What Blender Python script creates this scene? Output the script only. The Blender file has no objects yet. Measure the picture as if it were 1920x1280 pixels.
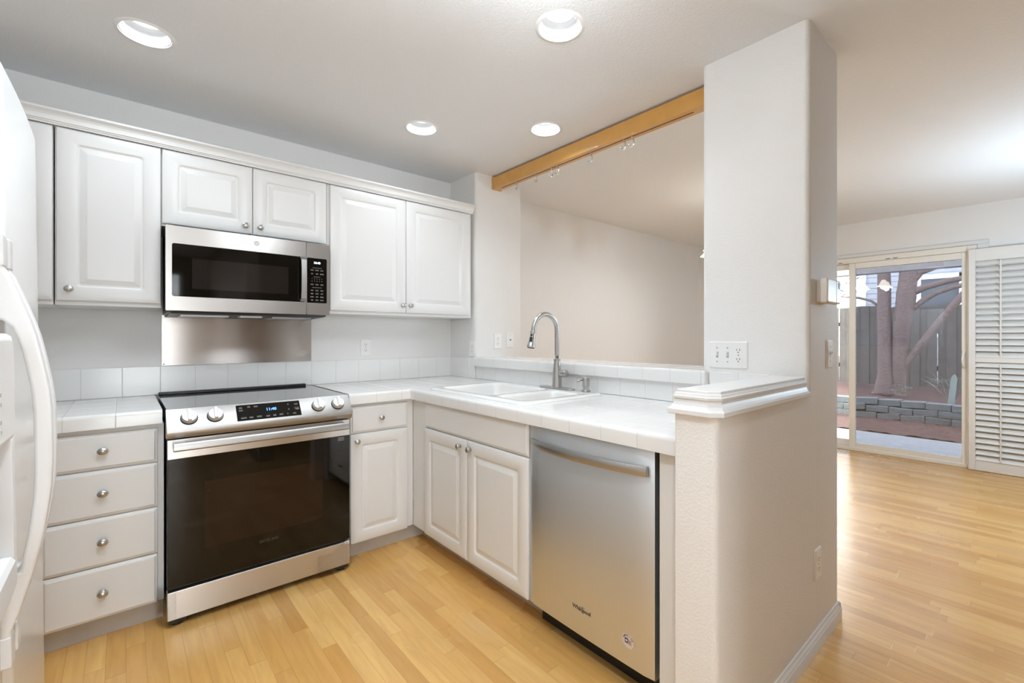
import bpy, bmesh, math, random
from mathutils import Vector, Matrix

random.seed(7)
S = bpy.context.scene
COL = S.collection

# ------------------------------------------------------------------ camera
CAM = (-0.4793, -3.1018, 1.2147)
cd = bpy.data.cameras.new('camera')
cam = bpy.data.objects.new('camera', cd)
COL.objects.link(cam)
cam.location = CAM
cam.rotation_euler = (math.pi / 2, 0, -0.7213)
cd.sensor_fit = 'HORIZONTAL'
cd.sensor_width = 36.0
cd.lens = 855.64 / 1920 * 36.0
cd.shift_x = (960 - 983.95) / 1920
cd.shift_y = (631.26 - 640) / 1920
cd.clip_start = 0.02
S.camera = cam

# ------------------------------------------------------------------ view, sky, daylight
S.view_settings.view_transform = 'Standard'
S.view_settings.look = 'None'
S.view_settings.gamma = 1.0
S.view_settings.use_curve_mapping = False
S.view_settings.exposure = 0.70
S.cycles.use_denoising = True
S.cycles.max_bounces = 12
S.cycles.diffuse_bounces = 8
S.cycles.glossy_bounces = 6
S.cycles.transparent_max_bounces = 16
S.cycles.sample_clamp_indirect = 6.0
S.cycles.caustics_reflective = False
S.cycles.caustics_refractive = False

W = bpy.data.worlds.new('overcast_sky')
S.world = W
W.use_nodes = True
bg = W.node_tree.nodes['Background']
bg.inputs[0].default_value = (0.965, 0.985, 1.0, 1)
bg.inputs[1].default_value = 6.0

LAMP_POWER = 3.4          # watts, each recessed downlight
CHANDELIER_POWER = 3.0     # watts, each shade


def area_light(name, loc, rot, size, power, color=(1, 1, 1), shape='DISK', size_y=None, spread=None, parent=None):
    l = bpy.data.lights.new(name, 'AREA')
    l.shape = shape
    l.size = size
    if size_y:
        l.size_y = size_y
    l.energy = power
    l.color = color
    if spread:
        l.spread = spread
    o = bpy.data.objects.new(name, l)
    COL.objects.link(o)
    o.rotation_euler = rot
    if parent:
        o.parent = parent
        o.location = Vector(loc) - parent.location
    else:
        o.location = loc
    return o


# ------------------------------------------------------------------ materials
MATS = {}


def nodes_of(name):
    m = bpy.data.materials.new(name)
    m.use_nodes = True
    MATS[name] = m
    nt = m.node_tree
    return m, nt, nt.nodes['Principled BSDF']


def mat(name, color, rough=0.5, metal=0.0, spec=0.5, coat=0.0, bump=None, emit=None, estr=0.0, alpha=1.0, var=None):
    m, nt, b = nodes_of(name)
    b.inputs['Base Color'].default_value = (*color, 1)
    b.inputs['Roughness'].default_value = rough
    b.inputs['Metallic'].default_value = metal
    b.inputs['Specular IOR Level'].default_value = spec
    b.inputs['Coat Weight'].default_value = coat
    b.inputs['Alpha'].default_value = alpha
    if emit:
        b.inputs['Emission Color'].default_value = (*emit, 1)
        b.inputs['Emission Strength'].default_value = estr
    tc = None
    if bump or var:
        tc = nt.nodes.new('ShaderNodeTexCoord')
    if bump:
        scale, dist, strength = bump
        n = nt.nodes.new('ShaderNodeTexNoise')
        n.inputs['Scale'].default_value = scale
        n.inputs['Detail'].default_value = 3
        bp = nt.nodes.new('ShaderNodeBump')
        bp.inputs['Distance'].default_value = dist
        bp.inputs['Strength'].default_value = strength
        nt.links.new(tc.outputs['Object'], n.inputs['Vector'])
        nt.links.new(n.outputs['Fac'], bp.inputs['Height'])
        nt.links.new(bp.outputs['Normal'], b.inputs['Normal'])
    if var:
        scale, amt = var
        n = nt.nodes.new('ShaderNodeTexNoise')
        n.inputs['Scale'].default_value = scale
        n.inputs['Detail'].default_value = 4
        nt.links.new(tc.outputs['Object'], n.inputs['Vector'])
        mx = nt.nodes.new('ShaderNodeMix')
        mx.data_type = 'RGBA'
        mx.inputs['A'].default_value = (*[max(0, c * (1 - amt)) for c in color], 1)
        mx.inputs['B'].default_value = (*[min(1, c * (1 + amt)) for c in color], 1)
        nt.links.new(n.outputs['Fac'], mx.inputs['Factor'])
        nt.links.new(mx.outputs['Result'], b.inputs['Base Color'])
    return m


class NT:
    """tiny helper for math node chains"""
    def __init__(self, nt):
        self.nt = nt

    def m(self, op, a, b=None, c=None, clamp=False):
        n = self.nt.nodes.new('ShaderNodeMath')
        n.operation = op
        n.use_clamp = clamp
        for i, v in enumerate((a, b, c)):
            if v is None:
                continue
            if isinstance(v, (int, float)):
                n.inputs[i].default_value = v
            else:
                self.nt.links.new(v, n.inputs[i])
        return n.outputs[0]

    def mixc(self, f, a, b):
        n = self.nt.nodes.new('ShaderNodeMix')
        n.data_type = 'RGBA'
        for k, v in (('Factor', f), ('A', a), ('B', b)):
            if isinstance(v, (int, float)):
                n.inputs[k].default_value = v
            elif isinstance(v, tuple):
                n.inputs[k].default_value = (*v, 1)
            else:
                self.nt.links.new(v, n.inputs[k])
        return n.outputs['Result']


def tile_mat(name, color, grout, ox, oy, oz, pz=10.0, p=0.1515, w=0.0021):
    m, nt, b = nodes_of(name)
    h = NT(nt)
    g = nt.nodes.new('ShaderNodeNewGeometry')
    sp = nt.nodes.new('ShaderNodeSeparateXYZ')
    sn = nt.nodes.new('ShaderNodeSeparateXYZ')
    nt.links.new(g.outputs['Position'], sp.inputs[0])
    nt.links.new(g.outputs['True Normal'], sn.inputs[0])
    tot = None
    for i, (o, per) in enumerate(((ox, p), (oy, p), (oz, pz))):
        f = h.m('FRACT', h.m('DIVIDE', h.m('SUBTRACT', sp.outputs[i], o), per))
        d = h.m('MULTIPLY', h.m('MINIMUM', f, h.m('SUBTRACT', 1.0, f)), per)
        line = h.m('SUBTRACT', 1.0, h.m('DIVIDE', d, w), clamp=True)
        act = h.m('LESS_THAN', h.m('ABSOLUTE', sn.outputs[i]), 0.6)
        v = h.m('MULTIPLY', line, act)
        tot = v if tot is None else h.m('MAXIMUM', tot, v)
    line = h.m('MINIMUM', h.m('MULTIPLY', tot, 1.6), 1.0)
    nt.links.new(h.mixc(line, color, grout), b.inputs['Base Color'])
    bp = nt.nodes.new('ShaderNodeBump')
    bp.inputs['Distance'].default_value = 0.0015
    bp.inputs['Strength'].default_value = 0.5
    nt.links.new(h.m('SUBTRACT', 1.0, line), bp.inputs['Height'])
    nt.links.new(bp.outputs['Normal'], b.inputs['Normal'])
    nt.links.new(h.m('MULTIPLY_ADD', line, 0.4, 0.16), b.inputs['Roughness'])
    return m


def floor_mat():
    m, nt, b = nodes_of('maple_strip_floor')
    h = NT(nt)
    g = nt.nodes.new('ShaderNodeNewGeometry')
    sp = nt.nodes.new('ShaderNodeSeparateXYZ')
    nt.links.new(g.outputs['Position'], sp.inputs[0])
    x, y = sp.outputs[0], sp.outputs[1]
    px = h.m('DIVIDE', h.m('ADD', x, 20.0), 0.0571)
    ix = h.m('FLOOR', px)
    fx = h.m('FRACT', px)

    def rnd(v, seed):
        w = nt.nodes.new('ShaderNodeTexWhiteNoise')
        w.noise_dimensions = '2D'
        c = nt.nodes.new('ShaderNodeCombineXYZ')
        nt.links.new(v, c.inputs[0])
        if isinstance(seed, (int, float)):
            c.inputs[1].default_value = seed
        else:
            nt.links.new(seed, c.inputs[1])
        nt.links.new(c.outputs[0], w.inputs['Vector'])
        return w.outputs['Value']
    r1 = rnd(ix, 3.3)
    plen = h.m('MULTIPLY_ADD', rnd(ix, 8.1), 0.45, 0.42)
    py = h.m('DIVIDE', h.m('ADD', h.m('ADD', y, 30.0), h.m('MULTIPLY', r1, 7.0)), plen)
    iy = h.m('FLOOR', py)
    fy = h.m('FRACT', py)
    tone = rnd(ix, iy)
    tone2 = rnd(h.m('ADD', ix, 77.0), iy)
    # seams
    dx = h.m('MULTIPLY', h.m('MINIMUM', fx, h.m('SUBTRACT', 1.0, fx)), 0.0571)
    dy = h.m('MULTIPLY', h.m('MINIMUM', fy, h.m('SUBTRACT', 1.0, fy)), plen)
    sx = h.m('SUBTRACT', 1.0, h.m('DIVIDE', dx, 0.0011), clamp=True)
    sy = h.m('SUBTRACT', 1.0, h.m('DIVIDE', dy, 0.0013), clamp=True)
    seam = h.m('MAXIMUM', h.m('MULTIPLY', sx, h.m('MULTIPLY_ADD', tone2, 0.6, 0.15)), h.m('MULTIPLY', sy, 0.55))
    # grain
    mp = nt.nodes.new('ShaderNodeCombineXYZ')
    nt.links.new(h.m('MULTIPLY', x, 34.0), mp.inputs[0])
    nt.links.new(h.m('MULTIPLY', y, 3.0), mp.inputs[1])
    nt.links.new(h.m('MULTIPLY', tone, 60.0), mp.inputs[2])
    gn = nt.nodes.new('ShaderNodeTexNoise')
    gn.inputs['Scale'].default_value = 1.0
    gn.inputs['Detail'].default_value = 5
    gn.inputs['Distortion'].default_value = 0.8
    nt.links.new(mp.outputs[0], gn.inputs['Vector'])
    big = nt.nodes.new('ShaderNodeTexNoise')
    big.inputs['Scale'].default_value = 1.7
    big.inputs['Detail'].default_value = 3
    nt.links.new(g.outputs['Position'], big.inputs['Vector'])
    # base tones
    c = h.mixc(tone, (0.62, 0.330, 0.094), (0.78, 0.475, 0.165))
    red = h.m('MULTIPLY', h.m('GREATER_THAN', tone2, 0.88), 0.28)
    c = h.mixc(red, c, (0.42, 0.20, 0.055))
    gf = h.m('MULTIPLY', h.m('SUBTRACT', gn.outputs['Fac'], 0.5), 0.9)
    gf = h.m('MINIMUM', h.m('MAXIMUM', h.m('ADD', gf, 0.12), 0.0), 0.4)
    c = h.mixc(gf, c, (0.38, 0.18, 0.050))
    # pale worn patches in the finish
    worn = h.m('MULTIPLY', h.m('SUBTRACT', big.outputs['Fac'], 0.58), 2.6, clamp=True)
    worn = h.m('MULTIPLY', worn, h.m('MULTIPLY_ADD', tone2, 0.9, 0.1))
    c = h.mixc(h.m('MINIMUM', worn, 0.5), c, (0.60, 0.44, 0.26))
    c = h.mixc(seam, c, (0.17, 0.085, 0.03))
    nt.links.new(c, b.inputs['Base Color'])
    nt.links.new(h.m('MULTIPLY_ADD', big.outputs['Fac'], 0.16, 0.18), b.inputs['Roughness'])
    bp = nt.nodes.new('ShaderNodeBump')
    bp.inputs['Distance'].default_value = 0.001
    bp.inputs['Strength'].default_value = 0.35
    nt.links.new(h.m('SUBTRACT', gn.outputs['Fac'], h.m('MULTIPLY', seam, 2.0)), bp.inputs['Height'])
    nt.links.new(bp.outputs['Normal'], b.inputs['Normal'])
    b.inputs['Specular IOR Level'].default_value = 0.5
    return m


def steel_mat(name, color, rough=0.3, aniso=0.75, axis=2):
    m, nt, b = nodes_of(name)
    b.inputs['Base Color'].default_value = (*color, 1)
    b.inputs['Metallic'].default_value = 1.0
    b.inputs['Roughness'].default_value = rough
    b.inputs['Anisotropic'].default_value = aniso
    c = nt.nodes.new('ShaderNodeCombineXYZ')      # brushed horizontally: highlights stretch upright
    for k, v in enumerate((0.01, 0.02, 1.0)):
        c.inputs[k].default_value = v
    nt.links.new(c.outputs[0], b.inputs['Tangent'])
    tc = nt.nodes.new('ShaderNodeTexCoord')
    n = nt.nodes.new('ShaderNodeTexNoise')
    n.inputs['Scale'].default_value = 5.0
    n.inputs['Detail'].default_value = 3
    nt.links.new(tc.outputs['Object'], n.inputs['Vector'])
    h = NT(nt)
    nt.links.new(h.m('MULTIPLY_ADD', n.outputs['Fac'], 0.02, rough - 0.01), b.inputs['Roughness'])
    return m


def glass_mat(name, tint, gloss, ior_f=1.45):
    m = bpy.data.materials.new(name)
    m.use_nodes = True
    nt = m.node_tree
    nt.nodes.remove(nt.nodes['Principled BSDF'])
    out = nt.nodes['Material Output']
    t = nt.nodes.new('ShaderNodeBsdfTransparent')
    t.inputs[0].default_value = (*tint, 1)
    gl = nt.nodes.new('ShaderNodeBsdfGlossy')
    gl.inputs['Color'].default_value = (1, 1, 1, 1)
    gl.inputs['Roughness'].default_value = 0.012
    f = nt.nodes.new('ShaderNodeFresnel')
    f.inputs['IOR'].default_value = ior_f
    h = NT(nt)
    mx = nt.nodes.new('ShaderNodeMixShader')
    nt.links.new(h.m('MULTIPLY', f.outputs[0], gloss, clamp=True), mx.inputs[0])
    nt.links.new(t.outputs[0], mx.inputs[1])
    nt.links.new(gl.outputs[0], mx.inputs[2])
    nt.links.new(mx.outputs[0], out.inputs['Surface'])
    MATS[name] = m
    return m


PAINT = mat('wall_paint', (0.785, 0.775, 0.76), 0.6, spec=0.3, bump=(150, 0.003, 0.45))
TAUPE = mat('taupe_reflection_wall', (0.30, 0.235, 0.185), 0.6, spec=0.3, bump=(150, 0.003, 0.45))  # made-up brown for the unseen walls, so the steel reflects brown
CEILP = mat('ceiling_paint', (0.785, 0.80, 0.815), 0.8, spec=0.2, bump=(120, 0.0035, 0.6))
TRIMW = mat('trim_paint', (0.72, 0.715, 0.71), 0.35, bump=(60, 0.0004, 0.2))
CABW = mat('cabinet_white', (0.735, 0.735, 0.73), 0.32, bump=(25, 0.0006, 0.08))
CABIN = mat('cabinet_frame_white', (0.72, 0.715, 0.705), 0.4, var=(8, 0.02))
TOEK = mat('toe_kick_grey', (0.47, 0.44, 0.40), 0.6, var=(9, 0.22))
TILE = tile_mat('white_ceramic_tile', (0.83, 0.83, 0.82), (0.68, 0.675, 0.66), -0.0295, -0.0955, 0.0)
TILEC = tile_mat('white_counter_tile', (0.78, 0.78, 0.775), (0.64, 0.635, 0.62), -0.025, -0.0995, 0.0)
TILEL = tile_mat('white_counter_tile_left', (0.78, 0.78, 0.775), (0.64, 0.635, 0.62), -0.503, -0.0995, 0.0)
TILEB = tile_mat('white_bar_tile', (0.78, 0.78, 0.775), (0.64, 0.635, 0.62), 0.044, -0.130, 0.0)
FLOORM = floor_mat()
STEEL = steel_mat('brushed_steel', (0.63, 0.605, 0.58), 0.32)
STEELD = steel_mat('brushed_steel_satin', (0.46, 0.45, 0.44), 0.36, aniso=0.5)
STEELM = steel_mat('brushed_steel_microwave', (0.44, 0.415, 0.395), 0.32, aniso=0.6)
STEELW = steel_mat('brushed_steel_panel', (0.76, 0.78, 0.80), 0.40, aniso=0.5)
STEELB = steel_mat('brushed_steel_sheet', (0.58, 0.54, 0.51), 0.27, aniso=1.0)
NICKEL = mat('brushed_nickel', (0.50, 0.49, 0.475), 0.30, 1.0, var=(40, 0.08))
BADGE = mat('dark_badge_metal', (0.16, 0.155, 0.15), 0.3, 0.8, var=(40, 0.1))
LBAF = mat('lamp_reflector_grey', (0.34, 0.34, 0.34), 0.3, var=(40, 0.01))
CHROME = mat('chrome', (0.82, 0.82, 0.82), 0.10, 1.0, var=(20, 0.03))
BLACKG = mat('black_glass', (0.005, 0.004, 0.003), 0.04, 0.0, 0.35, var=(3, 0.1))
BLACKW = mat('black_door_window', (0.016, 0.013, 0.011), 0.05, 0.0, 0.5, var=(3, 0.1))
BLACKC = mat('ceramic_cooktop_glass', (0.012, 0.012, 0.012), 0.06, 0.0, 1.0, coat=0.6, var=(3, 0.1))
BLACKC.node_tree.nodes['Principled BSDF'].inputs['IOR'].default_value = 2.0
KNOBM = mat('satin_knob_metal', (0.80, 0.80, 0.80), 0.38, 0.85, var=(40, 0.03))
OVENW = mat('oven_window_glass', (0.015, 0.008, 0.005), 0.05, 0.0, 0.35, var=(3, 0.2))
BLACKP = mat('black_plastic', (0.012, 0.012, 0.012), 0.4, var=(20, 0.2))
DARKG = mat('dark_grey_metal', (0.06, 0.06, 0.06), 0.45, 0.3, var=(10, 0.2))
WPLAS = mat('white_plastic', (0.82, 0.82, 0.81), 0.3, var=(10, 0.01))
GPLAS = mat('grey_slot', (0.05, 0.05, 0.05), 0.6, var=(10, 0.1))
SCREW = mat('screw_head', (0.45, 0.45, 0.44), 0.4, 0.5, var=(20, 0.1))
FRIDGE = mat('fridge_white_enamel', (0.80, 0.80, 0.795), 0.22, bump=(260, 0.0006, 0.12))
FRIDGEH = mat('fridge_handle_white', (0.76, 0.755, 0.75), 0.38, var=(12, 0.015))
FRIDGEG = mat('fridge_grey_plastic', (0.46, 0.46, 0.46), 0.4, var=(12, 0.05))
PORCE = mat('white_enamel_sink', (0.82, 0.82, 0.81), 0.12, coat=0.3, var=(6, 0.01))
MAPLE = mat('maple_rail', (0.62, 0.33, 0.085), 0.28, coat=0.3, var=(14, 0.12))
MAPLED = mat('rail_slot_dark', (0.12, 0.055, 0.015), 0.6, var=(14, 0.2))
VINYL = mat('vinyl_door_frame', (0.80, 0.765, 0.70), 0.4, var=(5, 0.02))
SHUT = mat('shutter_white', (0.76, 0.745, 0.72), 0.4, var=(5, 0.02))
BEIGE = mat('beige_plastic', (0.70, 0.66, 0.61), 0.4, var=(9, 0.02))
LCD = mat('thermostat_screen', (0.10, 0.08, 0.06), 0.15, var=(300, 0.4))
MARK = mat('panel_print_grey', (0.34, 0.34, 0.34), 0.5, var=(40, 0.05))
LEDB = mat('clock_digits_blue', (0.1, 0.2, 0.5), 0.4, emit=(0.06, 0.28, 1.0), estr=1.7, var=(40, 0.05))
LEDW = mat('clock_digits_white', (0.4, 0.5, 0.6), 0.4, emit=(0.62, 0.80, 1.0), estr=1.5, var=(40, 0.05))
LENS = mat('lamp_lens', (0.9, 0.9, 0.9), 0.4, emit=(1.0, 0.99, 0.98), estr=2.0, var=(40, 0.01))
SHADE = mat('frosted_lamp_shade', (0.9, 0.88, 0.84), 0.4, emit=(1.0, 0.90, 0.74), estr=3.5, var=(40, 0.01))
FILLGLOBE = mat('fill_globe', (0.9, 0.9, 0.9), 0.4, emit=(0.84, 0.93, 1.0), estr=20.0, var=(40, 0.01))  # glow of the added kitchen fill globes
FILLGLOBED = mat('fill_globe_cool', (0.9, 0.9, 0.9), 0.4, emit=(0.66, 0.84, 1.0), estr=44.0, var=(40, 0.01))  # cooler glow of the globe added to brighten the living area
BAFFLE = mat('lamp_baffle_white', (0.82, 0.82, 0.82), 0.25, var=(40, 0.01))
GLASSF = glass_mat('clear_door_glass', (0.93, 0.95, 0.96), 1.0)
GLASSS = glass_mat('tinted_door_glass', (0.54, 0.565, 0.62), 2.4)  # bluer, darker and glossier than the fixed pane
FILM = glass_mat('clear_packing_film', (0.97, 0.97, 0.97), 0.9)
NAVY = mat('sticker_navy', (0.03, 0.03, 0.07), 0.5, var=(30, 0.1))
REDP = mat('sticker_red', (0.30, 0.05, 0.05), 0.5, var=(30, 0.1))
STICK = mat('sticker_pale', (0.62, 0.57, 0.53), 0.4, var=(30, 0.03))
BRONZE = mat('chandelier_metal', (0.32, 0.28, 0.24), 0.35, 1.0, var=(20, 0.1))
# outdoors
CONC = mat('patio_concrete', (0.23, 0.24, 0.245), 0.9, bump=(160, 0.004, 0.6), var=(240, 0.7))
MULCH = mat('bark_mulch', (0.105, 0.056, 0.048), 0.95, bump=(70, 0.03, 1.0), var=(60, 0.8))
BLOCK = mat('grey_split_block', (0.135, 0.145, 0.14), 0.95, bump=(45, 0.012, 0.8), var=(25, 0.3))
BARK = mat('tree_bark', (0.165, 0.118, 0.105), 0.95, bump=(38, 0.02, 1.0), var=(26, 0.45))
FENCEM = mat('weathered_fence', (0.10, 0.088, 0.077), 0.9, bump=(30, 0.004, 0.5), var=(5, 0.35))
SIDING = mat('white_siding', (0.38, 0.40, 0.42), 0.6, var=(2, 0.02))
HTRIM = mat('house_trim', (0.78, 0.80, 0.84), 0.5, var=(2, 0.02))
HGLASS = mat('house_window_dark', (0.06, 0.075, 0.085), 0.1, var=(2, 0.2))
HEADER = mat('weathered_beam', (0.34, 0.33, 0.32), 0.85, var=(6, 0.25))
LEAF = mat('shrub_green', (0.10, 0.16, 0.09), 0.6, var=(9, 0.4))
TWIG = mat('bare_twig', (0.22, 0.22, 0.19), 0.9, var=(9, 0.3))
STAKE = mat('grey_green_board', (0.24, 0.28, 0.25), 0.9, var=(12, 0.2))


# ------------------------------------------------------------------ mesh helpers
def mb():
    return bmesh.new()


def box(bm, x0, x1, y0, y1, z0, z1):
    v = [bm.verts.new(p) for p in ((x0, y0, z0), (x1, y0, z0), (x1, y1, z0), (x0, y1, z0),
                                   (x0, y0, z1), (x1, y0, z1), (x1, y1, z1), (x0, y1, z1))]
    for f in ((0, 3, 2, 1), (4, 5, 6, 7), (0, 1, 5, 4), (1, 2, 6, 5), (2, 3, 7, 6), (3, 0, 4, 7)):
        bm.faces.new([v[i] for i in f])
    return bm


def prism(bm, poly, fn, a, b):
    """poly: 2-D list, fn(u, v, t) -> xyz, extruded from t=a to t=b"""
    A = [bm.verts.new(fn(u, v, a)) for u, v in poly]
    B = [bm.verts.new(fn(u, v, b)) for u, v in poly]
    n = len(poly)
    bm.faces.new(A)
    bm.faces.new(B[::-1])
    for i in range(n):
        j = (i + 1) % n
        bm.faces.new((A[i], B[i], B[j], A[j]))
    return bm


def rr(u0, u1, v0, v1, r, n=4):
    r = max(min(r, (u1 - u0) / 2 - 1e-5, (v1 - v0) / 2 - 1e-5), 1e-5)
    pts = []
    for cx, cy, a0 in ((u1 - r, v0 + r, -90), (u1 - r, v1 - r, 0), (u0 + r, v1 - r, 90), (u0 + r, v0 + r, 180)):
        for k in range(n + 1):
            a = math.radians(a0 + 90 * k / n)
            pts.append((cx + r * math.cos(a), cy + r * math.sin(a)))
    return pts


def loft(bm, loops, cap0=True, cap1=True, closed=True):
    """loops: list of lists of xyz with equal counts"""
    L = [[bm.verts.new(p) for p in lp] for lp in loops]
    n = len(L[0])
    for a, b in zip(L, L[1:]):
        for i in range(n if closed else n - 1):
            j = (i + 1) % n
            bm.faces.new((a[i], a[j], b[j], b[i]))
    if cap0:
        bm.faces.new(L[0][::-1])
    if cap1:
        bm.faces.new(L[-1])
    return bm


def lathe(bm, prof, origin, axis='Z', seg=24, sx=1.0, sy=1.0, cap0=True, cap1=True):
    """prof: list of (radius, height) along the axis direction"""
    ax = {'X': (Vector((0, 1, 0)), Vector((0, 0, 1)), Vector((1, 0, 0))),
          '-X': (Vector((0, 1, 0)), Vector((0, 0, 1)), Vector((-1, 0, 0))),
          'Y': (Vector((1, 0, 0)), Vector((0, 0, 1)), Vector((0, 1, 0))),
          '-Y': (Vector((1, 0, 0)), Vector((0, 0, 1)), Vector((0, -1, 0))),
          'Z': (Vector((1, 0, 0)), Vector((0, 1, 0)), Vector((0, 0, 1))),
          '-Z': (Vector((1, 0, 0)), Vector((0, 1, 0)), Vector((0, 0, -1)))}[axis] if isinstance(axis, str) else axis
    o = Vector(origin)
    loops = []
    for r, h in prof:
        r = max(r, 1e-5)
        loops.append([o + ax[0] * (r * sx * math.cos(2 * math.pi * k / seg)) + ax[1] * (r * sy * math.sin(2 * math.pi * k / seg)) + ax[2] * h for k in range(seg)])
    return loft(bm, loops, cap0, cap1)


def frame_of(d):
    d = Vector(d).normalized()
    up = Vector((0, 0, 1)) if abs(d.z) < 0.9 else Vector((1, 0, 0))
    a = d.cross(up).normalized()
    return a, a.cross(d).normalized(), d


def tube(bm, pts, rad, seg=12, caps=True):
    pts = [Vector(p) for p in pts]
    rs = rad if isinstance(rad, (list, tuple)) else [rad] * len(pts)
    loops = []
    a = None
    for i, p in enumerate(pts):
        d = (pts[min(i + 1, len(pts) - 1)] - pts[max(i - 1, 0)]).normalized()
        if a is None:
            a, b, _ = frame_of(d)
        else:
            a = (a - d * a.dot(d)).normalized()
            b = d.cross(a)
        loops.append([p + a * (rs[i] * math.cos(2 * math.pi * k / seg)) + b * (rs[i] * math.sin(2 * math.pi * k / seg)) for k in range(seg)])
    return loft(bm, loops, caps, caps)


def ring(bm, c, r0, r1, z0, z1, seg=40):
    """flat washer, axis Z"""
    P = [(r0, z0), (r1, z0), (r1, z1), (r0, z1)]
    L = [[bm.verts.new((c[0] + r * math.cos(2 * math.pi * k / seg), c[1] + r * math.sin(2 * math.pi * k / seg), z)) for k in range(seg)] for r, z in P]
    for i in range(4):
        a, b = L[i], L[(i + 1) % 4]
        for k in range(seg):
            j = (k + 1) % seg
            bm.faces.new((a[k], a[j], b[j], b[k]))
    return bm


SHARP = set()


def obj(name, bm, m, parent=None, bevel=0.0, smooth=False, seg=2, recalc=True, angle=35):
    if recalc:
        bmesh.ops.recalc_face_normals(bm, faces=bm.faces)
    me = bpy.data.meshes.new(name)
    bm.to_mesh(me)
    bm.free()
    o = bpy.data.objects.new(name, me)
    COL.objects.link(o)
    me.materials.append(m)
    if parent:
        w = parent.location.copy()
        p = parent.parent
        while p:
            w += p.location
            p = p.parent
        o.parent = parent
        me.transform(Matrix.Translation(-w))
    if bevel:
        md = o.modifiers.new('bevel', 'BEVEL')
        md.width = bevel
        md.segments = seg
        md.limit_method = 'ANGLE'
        md.angle_limit = math.radians(40)
        md.harden_normals = True
        smooth = True
    if smooth:
        me.polygons.foreach_set('use_smooth', [True] * len(me.polygons))
        me.update()
        if not bevel:
            try:
                me.set_sharp_from_angle(angle=math.radians(angle))
            except Exception:
                pass
            for pl in me.polygons:
                if len(pl.vertices) > 8:
                    for ek in pl.edge_keys:
                        SHARP.add(ek)
            if SHARP:
                for e in me.edges:
                    if tuple(sorted(e.vertices)) in SHARP:
                        e.use_edge_sharp = True
                SHARP.clear()
    return o


def recenter(o, loc):
    """move a top-level mesh's origin to loc without moving the mesh"""
    o.data.transform(Matrix.Translation(-Vector(loc)))
    o.location = loc
    return o


def thing(name, label, cat, loc, group=None):
    o = bpy.data.objects.new(name, None)
    o.empty_display_size = 0.05
    COL.objects.link(o)
    o.location = loc
    o['label'] = label
    o['category'] = cat
    if group:
        o['group'] = group
    return o


def tag(o, label, cat, group=None, kind=None):
    o['label'] = label
    o['category'] = cat
    if group:
        o['group'] = group
    if kind:
        o['kind'] = kind
    return o


def struct(o, label=None):
    o['kind'] = 'structure'
    if label:
        o['label'] = label
    return o


def text(name, s, size, origin, right, up, m, parent, extrude=0.0004, align='CENTER', bold=0.0, shear=0.0):
    c = bpy.data.curves.new(name, 'FONT')
    c.body = s
    c.size = size
    c.extrude = extrude
    c.offset = bold
    c.shear = shear
    c.align_x = align
    c.align_y = 'CENTER'
    c.resolution_u = 3
    tmp = bpy.data.objects.new(name, c)
    me = bpy.data.meshes.new_from_object(tmp)
    bpy.data.objects.remove(tmp)
    bpy.data.curves.remove(c)
    r = Vector(right).normalized()
    u = Vector(up).normalized()
    n = r.cross(u)
    M = Matrix((r, u, n)).transposed().to_4x4()
    M.translation = Vector(origin)
    me.transform(M)
    me.name = name
    me.materials.clear()
    me.materials.append(m)
    o = bpy.data.objects.new(name, me)
    COL.objects.link(o)
    if parent:
        w = parent.location.copy()
        p = parent.parent
        while p:
            w += p.location
            p = p.parent
        o.parent = parent
        me.transform(Matrix.Translation(-w))
    return o


# face maps: (u along the width, v up, d outward) -> world
def face_y(y):
    return lambda u, v, d: (u, y - d, v)


def face_x(x):
    return lambda u, v, d: (x - d, u, v)


# ------------------------------------------------------------------ room shell
CZ = 2.428
LIGHTS = [(-0.413, -0.725), (0.805, -1.850), (0.821, -0.713), (1.373, -1.180),
          (-0.413, -1.850), (-0.250, -3.100)]  # last one is unseen, added to brighten the kitchen floor
LIGHT_LEVEL = [0.55, 0.6, 0.5, 0.46, 1.7, 2.1]
LR = 0.098


def ceiling():
    bm = mb()
    edges = []

    def loop(pts):
        vs = [bm.verts.new((x, y, CZ)) for x, y in pts]
        for i in range(len(vs)):
            edges.append(bm.edges.new((vs[i], vs[(i + 1) % len(vs)])))
    loop([(-1.6, -6.45), (5.6, -6.45), (5.6, 0.15), (-1.6, 0.15)])
    for x, y in LIGHTS:
        loop([(x + (LR - .018) * math.cos(2 * math.pi * k / 40), y + (LR - .018) * math.sin(2 * math.pi * k / 40)) for k in range(40)])
    bmesh.ops.triangle_fill(bm, use_beauty=True, use_dissolve=False, edges=edges)
    for f in bm.faces:
        if f.normal.z > 0:
            f.normal_flip()
    return struct(obj('ceiling', bm, CEILP, recalc=False))


ceiling()
struct(obj('roof_deck', box(mb(), -1.7, 5.7, -6.6, 0.2, 2.64, 2.72), CEILP))
struct(obj('floor', box(mb(), -1.6, 5.52, -6.45, 0.15, -0.05, 0), FLOORM))
struct(obj('wall_back', box(mb(), -1.6, 5.6, 0, 0.14, 0, CZ + .2), PAINT))


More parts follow.
